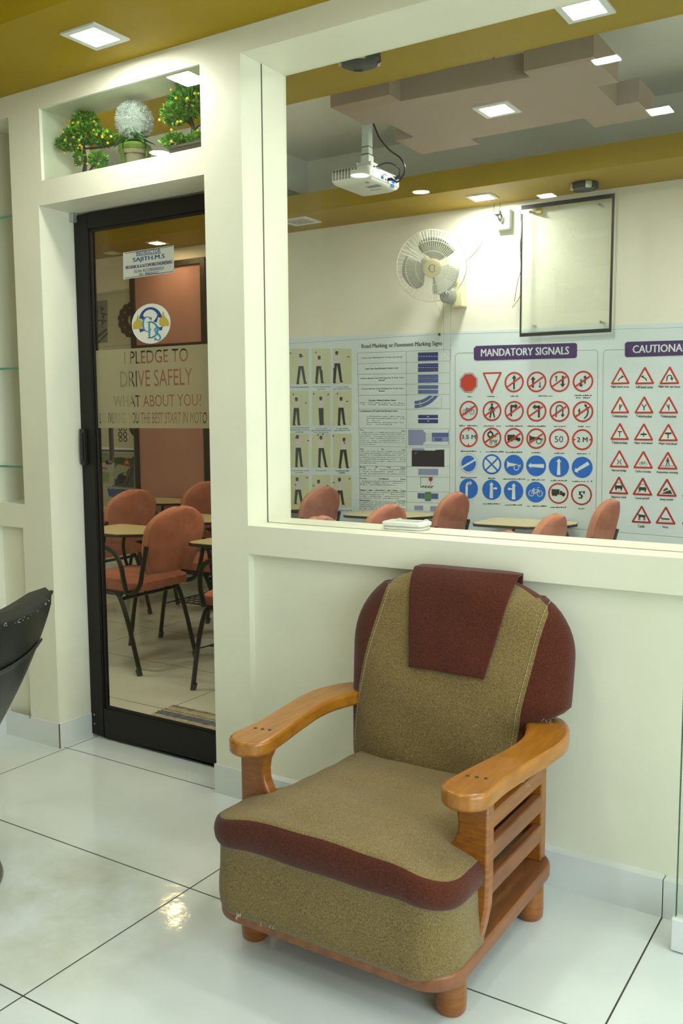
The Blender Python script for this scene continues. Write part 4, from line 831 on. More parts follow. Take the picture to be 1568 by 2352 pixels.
# tall pink board in a dark frame
x0, x1 = -5.575, -4.80
t = thing('pink_board', 'tall pink board in a dark frame behind the glass door', 'notice board', (-5.19, BY-.02, .1))
b = MB(); b.box(x0, x1, BY-.02, BY-.001, .12, 1.9); b.build('lower_panel', PINKB, t, smooth=0)
b = MB(); b.box(x0, x1, BY-.02, BY-.001, 1.95, 2.585); b.build('upper_panel', PINKB, t, smooth=0)
b = MB(); b.box(x0-.02, x0+.025, BY-.04, BY-.001, .1, 2.6); b.box(x1-.03, x1+.02, BY-.04, BY-.001, .1, 2.6); b.box(x0+.025, x1-.03, BY-.04, BY-.001, 2.555, 2.6); b.box(x0+.025, x1-.03, BY-.04, BY-.001, 1.895, 1.955); b.box(x0+.025, x1-.03, BY-.04, BY-.001, .1, .16)
b.build('frame', FRAMEB, t, smooth=0, bevel=.003)
# ================================================================== classroom furniture
def slab_shape(out, fn_front, fn_back): pass
def student_chair(label):
    t = thing('tablet_chair', label, 'chair', (0, 0, 0), 'salmon classroom chairs with writing tablets')
    # seat
    b = MB(); rows = []
    lev = [(0, .455, -.03), (1, .447, -.004), (2, .462, .0), (3, .490, -.004), (4, .505, -.03), (5, .510, -.09)]
    for _, z, o in lev: rows.append([(x, y, z) for x, y in rrect(-.255-o, .235+o, -.225-o, .225+o, .10+o*.6, 7)])
    b.grid(rows, 0, closed=True); b.face(rows[-1]); b.face(rows[0][::-1])
    b.build('seat', SALMON, t, local=True)
    # backrest: arched pad, leaning back, gently wrapped around the sitter
    b = MB(); F = []; B = []; nS, nT = 21, 22
    def hw(v): return (.160+.058*math.sin(min(1, v/.5)*math.pi/2)) if v < .62 else .218*math.sqrt(max(0, 1-((v-.62)/.40)**2.2))
    def pt(s, v, off):
        z = .545+.335*v; x = .285+.075*v - .035*(s*s)*.9 + off; return (x, s*hw(v), z)
    per = [( -1+2*i/(nS-1)) for i in range(nS)]
    for j in range(nT):
        v = math.sin(j/(nT-1)*math.pi/2)*1.018; F.append([pt(s, v, -.018-.010*(1-s*s)) for s in per]); B.append([pt(s, v, .020+.006*(1-abs(s)**3)) for s in per])
    b.grid(F, 0); b.grid(B, 0)
    ringF = [F[0][i] for i in range(nS)]+[F[j][-1] for j in range(1, nT)]+[F[-1][i] for i in range(nS-2, -1, -1)]+[F[j][0] for j in range(nT-2, 0, -1)]
    ringB = [B[0][i] for i in range(nS)]+[B[j][-1] for j in range(1, nT)]+[B[-1][i] for i in range(nS-2, -1, -1)]+[B[j][0] for j in range(nT-2, 0, -1)]
    cx = .32; mid = []
    for p, q in zip(ringF, ringB):
        m = (Vector(p)+Vector(q))/2; c = Vector((m.x, 0, .70)); d = (m-c); d.normalize(); mid.append(m+d*.010)
    b.grid([ringF, mid, ringB], 1, closed=True)
    b.build('backrest', [SALMON, SALMONE], t, local=True, smooth=50)
    # tube frame
    b = MB()
    for g in (-1, 1):
        b.tube(bez([(-.17, g*.19, .437), (.0, g*.205, .437), (.19, g*.215, .445), (.255, g*.225, .49), (.285, g*.23, .58), (.315, g*.228, .70)], 5), .0125, 8)
        b.tube([(-.20, g*.195, .425), (.10, g*.205, .425)], .012, 8)
    b.tube([(.12, -.21, .405), (.12, .21, .405)], .010, 8); b.tube([(-.19, -.2, .42), (-.19, .2, .42)], .010, 8)
    b.build('frame', BLACKPT, t, local=True)
    for fx, tx in ((.235, .10), (-.286, -.20)):
        for g in (-1, 1):
            b = MB(); m = .045 if fx > 0 else -.03
            b.tube(bez([(fx, g*.222, .012), (fx-(fx-tx)*.55, g*.222, .27), (tx+.005, g*.222, .405), (tx-m, g*.212, .430), (tx-m*2.2, g*.205, .436)], 5), .0125, 8)
            lg = b.build('leg', BLACKPT, t, local=True)
            f = MB(); f.tube([(fx, g*.222, 0), (fx-.012*(1 if fx > 0 else -1), g*.222, .035)], .0155, 10); f.build('rubber_foot', BLACK, lg, local=True)
    b = MB(); b.tube(bez([(-.19, -.235, .44), (-.20, -.25, .56), (-.17, -.25, .655), (-.05, -.25, .685), (.08, -.25, .665), (.135, -.245, .60), (.15, -.235, .50), (.15, -.22, .44)], 5), .0125, 8); b.build('armrest', BLACKPT, t, local=True)
    b = MB(); b.tube(bez([(.02, .23, .44), (.02, .25, .55), (.0, .25, .655), (-.07, .25, .677), (-.25, .235, .679), (-.45, .22, .679)], 5), .0125, 8); b.tube(bez([(-.30, .235, .679), (-.33, .24, .66), (-.34, .24, .58), (-.30, .235, .47), (-.2, .21, .437)], 5), .010, 8); b.build('tablet_arm', BLACKPT, t, local=True)
    tb = [(-.52,.05),(-.505,.02),(-.47,.005),(-.16,.015),(-.04,.10),(.03,.215),(.05,.30),(.03,.37),(-.02,.395),(-.47,.395),(-.51,.38),(-.52,.34)]
    b = MB(); b.prism(tb, .693, .708); tp = b.build('writing_tablet', TABLET, t, local=True, smooth=0)
    b = MB(); c = (-.24, .23); o = [(c[0]+(x-c[0])*1.012, c[1]+(y-c[1])*1.02) for x, y in tb]; b.prism(o, .689, .7045); b.build('tablet_edge', BLACK, tp, local=True, smooth=0)
    b = MB()
    for k in range(8): x = -.19+k*.045; b.tube([(x, -.19, .235), (x, .19, .235)], .0025, 4)
    for k in range(8): y = -.19+k*.054; b.tube([(-.19, y, .235), (.125, y, .235)], .0025, 4)
    b.tube([(-.19, -.2, .235), (.125, -.2, .235), (.125, .2, .235), (-.19, .2, .235)], .005, 6, closed=True)
    for g in (-1, 1): b.tube([(.125, g*.2, .235), (.145, g*.212, .30)], .004, 6); b.tube([(-.19, g*.2, .235), (-.24, g*.215, .22)], .004, 6)
    b.build('wire_basket', BLACKPT, t, local=True)
    return t
CH = [(-3.70, 1.17, 'salmon classroom chair nearest the glass door, its whole back and legs seen through it'), (-4.74, 1.87, 'salmon classroom chair standing behind the nearest one seen through the glass door'),
      (-3.69, 1.86, 'salmon classroom chair cut off at the right edge of the door glass'), (-2.77, 1.13, 'salmon classroom chair with only its low top above the window ledge, at the window left'),
      (-3.77, 2.68, 'tall salmon chair back in front of the hand signal pictures'), (-2.76, 1.80, 'low salmon chair back just left of the white box on the window ledge'), (-2.78, 2.68, 'tall salmon chair back just right of the white box on the ledge'),
      (-1.78, 1.04, 'salmon chair barely showing above the ledge under the mandatory signs'), (-1.83, 1.77, 'salmon chair back in front of the tablet under the mandatory signs'), (-1.82, 2.66, 'rightmost tall salmon chair back, in front of the warning signs'), (-4.80, 2.66, 'salmon classroom chair against the pink board')]
c0 = student_chair(CH[0][2]); c0.location = (CH[0][0], CH[0][1], 0)
for x, y, l in CH[1:]:
    c = copy_tree(c0); c.location = (x, y, 0); c['label'] = l
for o in list(c0.children):
    if o.name.startswith('wire_basket'): bpy.data.objects.remove(o)
# ------------------------------------------------------------------ projector
PX0, PX1, PY0, PY1, PZ0, PZ1 = -2.545, -2.315, 1.425, 1.725, 2.497, 2.575
t = thing('projector', 'white projector hanging on a pole from the classroom ceiling', 'projector', (-2.43, 1.585, PZ0))
b = MB(); rows = []
for z, o in ((PZ0, -.03), (PZ0+.012, -.008), (PZ0+.025, 0), (PZ1-.012, 0), (PZ1-.003, -.006), (PZ1, -.016)): rows.append([(x, y, z) for x, y in rrect(PX0-o, PX1+o, PY0-o, PY1+o, .022, 5)])
b.grid(rows, 0, closed=True); b.face(rows[-1]); b.face(rows[0][::-1]); b.build('body', WHITEPL, t)
b = MB()
for r in range(8):
    for c in range(6): x = PX0+.018+c*.0175; z = PZ0+.026+r*.0058; b.box(x, x+.011, PY0-.0012, PY0, z, z+.0034)
for r in range(2):
    for c in range(8): x = PX0+.02+c*.0175; z = PZ1-.016+r*.006; b.box(x, x+.011, PY0-.0012, PY0, z, z+.0034)
b.build('vent_grille', P_BLACK, t, smooth=0)
b = MB(); b.box(PX1, PX1+.001, PY0+.025, PY1-.02, PZ0+.022, PZ1-.014); o = b.build('port_panel', mat('port_panel_white', (.66, .72, .74), .35), t, smooth=0)
for k, (y, z, h, w_, m) in enumerate(((PY0+.10, PZ0+.028, .014, .022, P_BLUE), (PY0+.205, PZ0+.028, .022, .030, P_BLUE), (PY0+.205, PZ0+.010, .014, .026, P_BLUE), (PY0+.14, PZ0+.028, .007, .010, P_BLACK), (PY0+.245, PZ0+.03, .012, .014, P_GOLD), (PY0+.115, PZ0+.046, .005, .006, P_BLACK), (PY0+.03, PZ1-.010, .006, .012, P_BLACK), (PY0+.06, PZ1-.011, .006, .03, P_GREY), (PY0+.13, PZ0+.052, .004, .03, P_GREY))):
    b = MB(); b.box(PX1, PX1+.0022, y, y+w_, z, z+h); b.build('port', m, t, smooth=0)
b = MB(); b.box(-2.40, -2.33, 1.52, 1.56, PZ0-.0005, PZ0+.001); b.box(-2.42, -2.36, 1.60, 1.61, PZ0-.0005, PZ0+.001); b.box(-2.36, -2.345, 1.45, 1.47, PZ0-.0005, PZ0+.001); b.build('rating_print', P_GREY, t, smooth=0)
b = MB(); b.lathe([(0, 0), (.022, 0), (.022, .012), (.016, .014), (0, .012)], (PX0-.010, 1.60, 2.535), 20, 0, 'x'); b.build('lens', BLACK, t)
b = MB(); b.box(-2.448, -2.408, 1.565, 1.605, 2.65, 3.18); po = b.build('ceiling_pole', mat('pole_white', (.55, .60, .55), .4), t, smooth=0, bevel=.002)
b = MB(); b.box(-2.452, -2.404, 1.561, 1.609, 2.575, 2.66); b.box(-2.47, -2.386, 1.55, 1.62, 2.575, 2.625); b.box(-2.50, -2.36, 1.53, 1.64, 2.575, 2.584); b.build('mount_bracket', LAMPFR, t, smooth=0, bevel=.002)
b = MB()
for z in (2.665, 2.70): b.box(-2.4485, -2.4075, 1.5645, 1.6055, z, z+.004)
b.lathe([(0, 0), (.004, 0), (.004, .003), (0, .003)], (-2.43, 1.549, 2.605), 8, 0, 'y'); b.build('mount_screw', P_BLACK, t)
cb = bez([on_y((857, 283), 1.60), on_y((872, 318), 1.585), on_y((895, 345), 1.575), on_y((918, 362), 1.57), on_y((929, 382), 1.575), on_y((926, 402), 1.58), on_y((912, 418), 1.59), (PX1+.022, 1.60, PZ0+.037)], 8)
b = MB(); b.tube(cb, .0045, 7); b.tube([cb[-1], (PX1+.002, 1.59, PZ0+.036)], .008, 7); 
b.build('signal_cable', BLACK, t)
b = MB(); b.tube(bez([(PX1-.03, 1.52, PZ1+.004), on_y((884, 375), 1.57), on_y((902, 377), 1.60), on_y((917, 388), 1.63), on_y((917, 398), 1.66), (PX1+.02, 1.68, PZ1-.012)], 7), .0045, 7); b.tube([(PX1+.024, 1.68, PZ1-.013), (PX1+.002, 1.665, PZ1-.022)], .009, 7)
b.build('power_cord', BLACK, t)
# ------------------------------------------------------------------ wall fan
FC = Vector((-2.70, 2.83, 2.31)); FT = Matrix.Translation(FC) @ Matrix.Rotation(math.radians(30), 4, 'Z') @ Matrix.Rotation(math.radians(18), 4, 'X')
t = thing('wall_fan', 'cream wall fan with wire guard tilted down over the banner', 'fan', (-2.62, BY-.01, 2.12))
RG = .222
def fanpart(name, m, fn, **k): b = MB(); b.T = FT; fn(b); return b.build(name, m, t, **k)
def guard(b):
    for k in range(72):
        a = 2*math.pi*k/72; ca, sa = math.cos(a), math.sin(a)
        b.tube([(r*ca, y, r*sa) for r, y in ((.055, -.075), (.09, -.073), (.15, -.064), (.195, -.042), (.215, -.018), (RG, 0))], .0011, 4, caps=False)
    for r, y in ((.105, -.072), (.165, -.060)): b.tube([(r*math.cos(2*math.pi*k/48), y, r*math.sin(2*math.pi*k/48)) for k in range(48)], .0016, 5, closed=True)
def back(b):
    for k in range(48):
        a = 2*math.pi*k/48; ca, sa = math.cos(a), math.sin(a); b.tube([(r*ca, y, r*sa) for r, y in ((.05, .07), (.12, .066), (.19, .04), (RG, .004))], .0010, 4, caps=False)
fanpart('front_guard', WHITEPL, guard); fanpart('rear_guard', WHITEPL, back)
fanpart('guard_rim', WHITEPL, lambda b: b.tube([(RG*math.cos(2*math.pi*k/64), 0, RG*math.sin(2*math.pi*k/64)) for k in range(64)], .0045, 8, closed=True))
def cap(b): b.lathe([(0, .083), (.05, .080), (.058, .074), (.058, .068), (0, .068)], (0, 0, 0), 32, 0, 'y')
hc = MB(); hc.T = FT @ Matrix.Scale(-1, 4, Vector((0, 1, 0))); hc.lathe([(0, -.083), (.05, -.081), (.059, -.075), (.059, -.067), (0, -.067)], (0, 0, 0), 32, 0, 'y')
hc.T = FT; hc2 = MB(); hc2.T = FT
rows = [[(r*math.cos(2*math.pi*k/32), y, r*math.sin(2*math.pi*k/32)) for k in range(32)] for r, y in ((.0001, -.084), (.045, -.083), (.057, -.078), (.06, -.070), (.05, -.066))]
hc2.grid(rows, 0, closed=True); hub = hc2.build('hub_cap', CREAMPL, t)
b = MB(); b.T = FT
for k in range(20): a, e = math.radians(60+270*k/20), math.radians(60+270*(k+1)/20); b.face([(.024*math.cos(a), -.0855, .024*math.sin(a)), (.024*math.cos(e), -.0855, .024*math.sin(e)), (.017*math.cos(e), -.0855, .020*math.sin(e)), (.017*math.cos(a), -.0855, .020*math.sin(a))], 0)
b.face([(.014, -.0855, .022), (.018, -.0855, .022), (.012, -.0855, -.012), (.009, -.0855, -.012)], 1)
b.build('hub_emblem', [P_GREY, P_RED], t, smooth=0)
for k in range(3):
    b = MB(); b.T = FT; a0 = math.radians([62, 182, 302][k]); rows = []
    for i in range(9):
        u = i/8; r = .045+.145*u; w0 = math.radians(-20-26*u+18*u*u); w1 = math.radians(38+34*math.sin(u*2.2)*(1-.45*u*u))
        rows.append([(r*(1-.06*abs(j-3)/3*u)*math.cos(a0+w0+(w1-w0)*j/6), -.030+.04*(j/6)-.008*u, r*(1-.10*(abs(j-3)/3)**2*u)*math.sin(a0+w0+(w1-w0)*j/6)) for j in range(7)])
    b.grid(rows); o = b.build('blade', FOG, t); s = o.modifiers.new('solid', 'SOLIDIFY'); s.thickness = .003
def motor(b):
    rows = [[(r*math.cos(2*math.pi*k/28), y, r*math.sin(2*math.pi*k/28)) for k in range(28)] for r, y in ((.0001, -.055), (.03, -.05), (.035, .02), (.06, .06), (.068, .09), (.06, .15), (.03, .17), (.0001, .17))]
    b.grid(rows, 0, closed=True)
fanpart('motor_housing', CREAMPL, motor)
b = MB(); b.box(-2.655, -2.575, 3.02, BY, 2.07, 2.25); b.build('wall_bracket', CREAMPL, t, bevel=.008, smooth=0)
b = MB(); b.tube(bez([(-2.615, 3.05, 2.22), (-2.63, 3.0, 2.24), (-2.65, 2.95, 2.27)], 5), .022, 10); b.build('neck', CREAMPL, t)
b = MB(); c = on_y((1024, 676), 2.93); b.T = Matrix.Translation(c); rows = [[(.037*s*math.cos(2*math.pi*k/24), y, .056*s*math.sin(2*math.pi*k/24)) for k in range(24)] for s, y in ((.0001, -.03), (.85, -.028), (1, -.018), (1, .06), (.9, .09), (.0001, .09))]
b.grid(rows, 0, closed=True); b.build('switch_box', GREYPL, t)
b = MB(); k = on_y((1024, 672), 2.895); b.ball(k, (.013, .010, .013), 12); b.build('knob', CHROME, t)
for pts, m in (([(1018, 695), (1018, 740), (1018.5, 814)], 0), ([(1035, 690), (1035, 760), (1035, 831)], 1)):
    P = [on_y(p, 2.93) for p in pts]; b = MB(); b.tube(P, .0014, 5); o = b.build('pull_cord', P_GREY, t); b = MB(); b.ball(P[-1], (.006, .006, .009), 8); b.build('cord_bead', CREAMPL, o)
b = MB(); b.tube(bez([on_y((1003, 690), 3.07), on_y((1012, 722), 3.08), on_y((1006, 745), 3.09), on_y((1003, 770), 3.085), on_y((1006, 781), 3.09), on_y((1012, 772), 3.09), on_y((1015, 745), 3.09), on_y((1020, 700), 3.07)], 7), .0025, 5); b.build('mains_lead', CREAMPL, t)
b = MB(); b.tube(bez([on_y((1067, 600), 3.09), on_y((1082, 588), 3.095), on_y((1100, 568), 3.095), on_y((1108, 552), 3.095), on_y((1111, 540), 3.095)], 6), .0022, 5)
tag(b.build('wall_wire', GREYPL), 'thin grey wire running up the wall right of the wall fan', 'wire')
# ------------------------------------------------------------------ glass notice board
t = thing('glass_notice_board', 'large clear glass notice board with black taped edges on the classroom wall', 'notice board', (-1.905, BY, 1.855))
bx0, bx1, bz0, bz1, by = -2.187, -1.613, 1.857, 2.657, 3.04
b = MB(); b.box(bx0+.002, bx1-.002, by, by+.006, bz0+.002, bz1-.002); b.build('glass_sheet', glass_mat('board_glass', (.985, .995, .98), 1.4, .03), t, smooth=0)
for q in ((bx0, bx1, bz1-.024, bz1), (bx0, bx1, bz0, bz0+.022), (bx1-.013, bx1, bz0+.022, bz1-.024), (bx0, bx0+.008, bz0+.022, bz1-.05)):
    b = MB(); b.box(q[0], q[1], by-.002, by+.008, q[2], q[3]); b.build('edge_tape', BLACK, t, smooth=0)
for px, py in ((1218, 487), (1378, 470), (1222, 748), (1380, 740)):
    P = on_y((px, py), by); b = MB(); b.tube([(P.x, by-.008, P.z), (P.x, BY, P.z)], .008, 12); b.build('standoff', CHROME, t)
b = MB(); b.tube(bez([on_y((1194, 480), 3.05), on_y((1198, 520), 3.06), on_y((1195, 565), 3.07), on_y((1198, 610), 3.07), on_y((1188, 650), 3.08), on_y((1181, 693), 3.08)], 6), .002, 5); b.tube(bez([on_y((1196, 490), 3.05), on_y((1194, 570), 3.06), on_y((1198, 640), 3.07), on_y((1194, 680), 3.08), on_y((1176, 707), 3.08)], 6), .002, 5)
b.build('hanging_wire', mat('dark_green_wire', (.04, .06, .04), .6), t)
P0 = on_y((1236, 480), 3.08); b = MB(); b.box(P0.x-.012, P0.x+.02, 3.075, 3.095, P0.z-.03, P0.z+.01); b.build('adhesive_patch', mat('old_adhesive', (.55, .42, .12), .7), t, smooth=0)
# wall box with clip lamp
t = thing('junction_box', 'white square junction box with a chrome clip on the wall beside the glass notice board', 'junction box', (-2.315, BY, 2.53))
b = MB(); b.box(-2.362, -2.27, 3.05, BY, 2.532, 2.652); b.build('box', WHITEPL, t, smooth=0, bevel=.004)
b = MB(); P = on_y((1142, 488), 3.04); b.box(P.x-.018, P.x+.022, 3.02, 3.06, P.z-.015, P.z+.012); b.build('clip_block', BLACK, t, smooth=0, bevel=.003)
b = MB(); P = on_y((1149, 501), 3.03); b.ball(P, (.018, .018, .026), 14); b.tube([P, P+Vector((.01, .03, .02))], .007, 8); b.build('bulb', CHROME, t)
b = MB(); P = on_y((1142, 475), 3.05); b.tube([P+Vector((-.02, 0, .03)), P+Vector((-.025, 0, -.02)), P+Vector((.02, 0, -.01)), P+Vector((.012, 0, .035))], .002, 5); b.build('wire_clip', CHROME, t)
# ------------------------------------------------------------------ rag rug inside the door
b = MB(); n = 30
for k in range(n):
    y0 = .285+.0123*k; rows = []
    R = random.Random(k)
    mi = 1 if k in (12, 13, 19, 20, 21, 22) else (2 if k in (4, 5, 15, 24, 28, 29) else 0)
    rows = [[(x, y0+.0135*j/3, .004+.008*math.sin(math.pi*j/3)+R.uniform(-.0012, .0018)) for x in [-2.945+R.uniform(-.006, .004)+.0212*q for q in range(40)]] for j in range(4)]
    b.grid(rows, mi)
t = tag(b.build('rag_rug', [RUGA, RUGB, RUGC]), 'striped woven rag rug on the floor just inside the glass door', 'rug')
# ------------------------------------------------------------------ white electrical plate on the ledge
t = thing('switch_plate', 'white plastic open switch box frame lying on the window ledge', 'box', (-1.437, .178, .9985)); a = math.radians(4)
def plate(o, zs, hole, m, nm, lip=None):
    b = MB(); b.T = Matrix.Translation((-1.437, .178, .9985)) @ Matrix.Rotation(a, 4, 'Z')
    O = lambda d: rrect(-.076+d, .076-d, -.048+d, .048-d, .022, 6); I = rrect(-hole[0], hole[0], -hole[1], hole[1], .008, 6)
    b.grid([[(x, y, zs[0]) for x, y in I], [(x, y, zs[0]) for x, y in O(o+.003)], [(x, y, zs[0]+.003) for x, y in O(o)], [(x, y, zs[1]-.003) for x, y in O(o)], [(x, y, zs[1]) for x, y in O(o+.004)], [(x, y, zs[1]) for x, y in I], [(x, y, zs[0]) for x, y in I]], 0, closed=True)
    return b.build(nm, m, t)
plate(.004, (0, .012), (.050, .024), WHITEPL, 'base'); plate(0, (.012, .026), (.052, .026), WHITEPL, 'rim')
b = MB(); b.T = Matrix.Translation((-1.437, .178, .9985)) @ Matrix.Rotation(a, 4, 'Z'); b.box(-.048, .048, -.022, .022, .001, .006); b.build('inner_tray', WHITEPL, t, smooth=0)
b = MB(); b.T = Matrix.Translation((-1.437, .178, .9985)) @ Matrix.Rotation(a, 4, 'Z')
for x in (-.045, .052): b.box(x-.006, x+.006, .036, .046, .026, .029)
b.build('catch', WHITEPL, t, bevel=.001, smooth=0)
# ================================================================== plants in the niche
def leaf(b, p, d, s, mi, R):
    d = d.normalized(); u = d.orthogonal().normalized(); u = (Matrix.Rotation(R.uniform(0, 6.28), 3, d) @ u); n = d.cross(u)
    b.add([p, p+d*s*.5+u*s*.30+n*s*.06, p+d*s, p+d*s*.5-u*s*.30+n*s*.06, p+d*s*.5], [(0, 1, 4), (1, 2, 4), (0, 4, 3), (4, 2, 3)], mi)
XMIN, XMAX, YMIN, YMAX, ZMAX = -2.951, -2.147, .026, .19, 2.553
def clump(b, c, r, n, s, R, fr=None):
    k = 0
    while k < n:
        v = Vector((R.gauss(0, 1), R.gauss(0, 1), R.gauss(0, 1))).normalized(); q = R.uniform(.45, 1.0)**.6
        p = Vector((c[0]+r[0]*v.x*q, c[1]+r[1]*v.y*q, c[2]+r[2]*v.z*q)); k += 1
        d = (Vector((v.x, v.y, v.z+.35)) + Vector((R.uniform(-.7, .7), R.uniform(-.7, .7), R.uniform(-.5, .7)))).normalized(); e = p+d*s
        if not (XMIN < e.x < XMAX and XMIN < p.x < XMAX and YMIN < e.y < YMAX and YMIN < p.y < YMAX and max(e.z, p.z) < ZMAX): continue
        leaf(b, p, d, s*R.uniform(.7, 1.2), R.choice((0, 0, 1, 1, 2)), R)
def in_niche(p, m=.004): return Vector((min(max(p.x, XMIN+m), XMAX-m), min(max(p.y, YMIN+m), YMAX-m), min(p.z, ZMAX-m)))
def bonsai(name, label, base, clumps, trunks, fruits, pot, seed):
    R = random.Random(seed); t = thing(name, label, 'plant', base, 'artificial potted plants in the niche over the door')
    for c, r, n in clumps:
        b = MB(); clump(b, c, r, int(n*3.6), .018, R); b.build('foliage', [LEAF1, LEAF2, LEAF3], t, smooth=0, recalc=False)
    b = MB()
    for pts, rad in trunks: P = bez(pts, 6); b.tube([in_niche(p, .003) for p in P], [rad*(1-.45*i/len(P)) for i in range(len(P))], 8)
    b.build('trunk', BARK, t)
    fm = None
    for c, r, n in fruits:
        for k in range(n):
            v = Vector((R.gauss(0, 1), -abs(R.gauss(0, 1.0)), R.gauss(0, 1))).normalized(); p = in_niche(Vector((c[0]+(r[0]+.009)*v.x, c[1]+(r[1]+.010)*v.y, c[2]+(r[2]+.009)*v.z)), .006)
            if fm is None:
                b = MB(); b.ball((0, 0, 0), .0055, 8); fm = b.build('fruit', FRUITM, t, local=True); fm.location = p-t.location
            else: f = fm.copy(); COL.objects.link(f); f.parent = t; f.location = p-t.location
    b = MB(); x0, x1, y0, y1, z0, z1 = pot; rows = []
    for z, o in ((z0, -.012), (z0+.004, -.008), (z1-.010, 0), (z1-.008, .004), (z1, .004), (z1, -.004), (z1-.012, -.006)): rows.append([(x, y, z) for x, y in rrect(x0-o, x1+o, y0-o, y1+o, .015, 4)])
    b.grid(rows, 0, closed=True); b.face(rows[0][::-1]); b.face(rows[-1]); b.build('pot', POTM, t)
    return t
A = lambda px, py, y: on_y((px, py), y)
c1 = A(192, 308, .105); c2 = A(160, 330, .085); c3 = A(240, 318, .11); c4 = A(226, 368, .10); c5 = A(182, 362, .09); c6 = A(195, 280, .105)
bonsai('potted_bonsai', 'leftmost green bonsai with yellow fruit in the niche over the door', (c1.x, .115, 2.29),
       [(c1, (.088, .055, .030), 330), (c2, (.055, .04, .018), 150), (c3, (.048, .045, .020), 170), (c6, (.045, .04, .034), 190), (c4, (.034, .03, .020), 95), (c5, (.012, .012, .02), 30)],
       [([(c1.x-.012, .11, 2.32), A(196, 372, .11), A(193, 345, .11), A(190, 320, .11)], .0085), ([A(194, 352, .11), A(172, 340, .10), A(148, 346, .095), A(128, 330, .09)], .0045), ([A(196, 341, .11), A(235, 338, .11), A(262, 332, .115), A(276, 327, .12)], .004), ([A(180, 345, .1), A(177, 365, .095), A(179, 378, .095), A(174, 381, .095), A(171, 377, .095), A(175, 374, .095)], .0016), ([A(188, 350, .1), A(187, 375, .1)], .0014), ([A(205, 392, .1), A(222, 372, .1)], .003)],
       [(c1, (.095, .06, .048), 13), (c2, (.062, .045, .035), 7), (c3, (.048, .04, .022), 8), (c4, (.045, .035, .03), 2), (c6, (.05, .045, .042), 5)], (c1.x-.085, c1.x+.085, .065, .155, 2.2905, 2.308), 11)
d1 = A(430, 238, .10); d2 = A(405, 262, .09); d3 = A(400, 325, .085); d4 = A(450, 322, .10); d5 = A(440, 208, .11)
bonsai('potted_bonsai', 'rightmost green bonsai in a brown pot in the niche over the door', (d1.x, .115, 2.29),
       [(d1, (.078, .05, .045), 330), (d2, (.055, .04, .035), 190), (d5, (.05, .045, .028), 190), (d3, (.046, .035, .018), 110), (d4, (.025, .025, .022), 50)],
       [([A(440, 345, .11), A(438, 325, .11), A(444, 300, .11), A(438, 275, .11), A(432, 250, .11)], .010), ([A(441, 310, .11), A(452, 292, .11), A(462, 287, .11)], .005), ([A(442, 290, .11), A(425, 275, .10), A(405, 270, .09)], .005), ([A(425, 345, .1), A(410, 330, .095), A(395, 320, .09)], .003), ([A(418, 344, .1), A(416, 322, .095)], .0025), ([A(452, 294, .11), A(450, 320, .11)], .002)],
       [(d1, (.085, .055, .055), 8), (d2, (.065, .045, .045), 5), (d3, (.055, .04, .03), 2)], (d1.x-.07, d1.x+.12, .065, .155, 2.2905, 2.337), 12)
# white pompom flower in a mossy stone pot
e1 = A(308, 271, .11); t = thing('potted_flower', 'white pompom flower in a mossy stone pot between the two bonsai', 'plant', (e1.x, .11, 2.29), 'artificial potted plants in the niche over the door')
R = random.Random(3); b = MB(); rr = .068
zc = min(e1.z, 2.553-rr-.010)
b.ball((e1.x, .11, zc), rr*.86, 20)
for k in range(3600):
    v = Vector((R.gauss(0, 1), R.gauss(0, 1), R.gauss(0, 1))).normalized(); p = Vector((e1.x, .11, zc))+v*rr*R.uniform(.80, 1.0); d = (v+Vector((R.uniform(-.8, .8), R.uniform(-.8, .8), R.uniform(-.8, .8)))).normalized(); u = d.orthogonal().normalized()*.0013
    b.add([p-u, p+u, p+d*.0085+u*.4, p+d*.0085-u*.4], [(0, 1, 2, 3)], 0)
b.build('flower_head', PETAL, t, smooth=0, recalc=False)
b = MB()
for k in range(46):
    a = R.uniform(0, 6.28); L = R.uniform(.05, .085); p = Vector((e1.x, .11, 2.395+R.uniform(-.02, .02))); d = Vector((math.cos(a), math.sin(a)*.55, R.uniform(-.15, .75))).normalized(); u = d.cross(Vector((0, 0, 1))).normalized()*.014; dr = Vector((0, 0, -.018))
    if not YMIN < (p+d*L).y < YMAX: continue
    b.grid([[p-u*.3, p, p+u*.3], [p+d*L*.5-u, p+d*L*.5+Vector((0, 0, .004)), p+d*L*.5+u], [p+d*L*.85-u*.6+dr*.4, p+d*L*.85+dr*.3, p+d*L*.85+u*.6+dr*.4], [p+d*L+dr, p+d*L+dr, p+d*L+dr]], R.choice((0, 1, 1, 2)))
b.build('leaves', [mat('fern_green', (.05, .22, .02), .5), mat('fern_mid', (.025, .15, .015), .5), mat('fern_bright', (.11, .32, .03), .5)], t, smooth=0, recalc=False)
b = MB(); b.tube([(e1.x, .11, 2.37), (e1.x, .11, zc-.06)], .006, 8); b.build('stem', BARK, t)
b = MB(); b.lathe([(0, 2.2905), (.036, 2.2905), (.044, 2.345), (.049, 2.350), (.051, 2.376), (.043, 2.378), (.04, 2.36), (0, 2.358)], (e1.x, .11, 0), 28); b.build('pot', STONE, t)
b = MB()
for a0, a1 in ((-185, -92), (-2, 90)):
    rows = [[(e1.x+(rad+R.uniform(-.002, .004))*math.cos(math.radians(a0+(a1-a0)*k/12)), .11+(rad+R.uniform(-.002, .003))*math.sin(math.radians(a0+(a1-a0)*k/12)), z+R.uniform(-.002, .002)) for k in range(13)] for rad, z in ((.043, 2.296), (.049, 2.32), (.055, 2.345), (.060, 2.365), (.060, 2.382), (.045, 2.388), (.03, 2.385))]
    b.grid(rows)
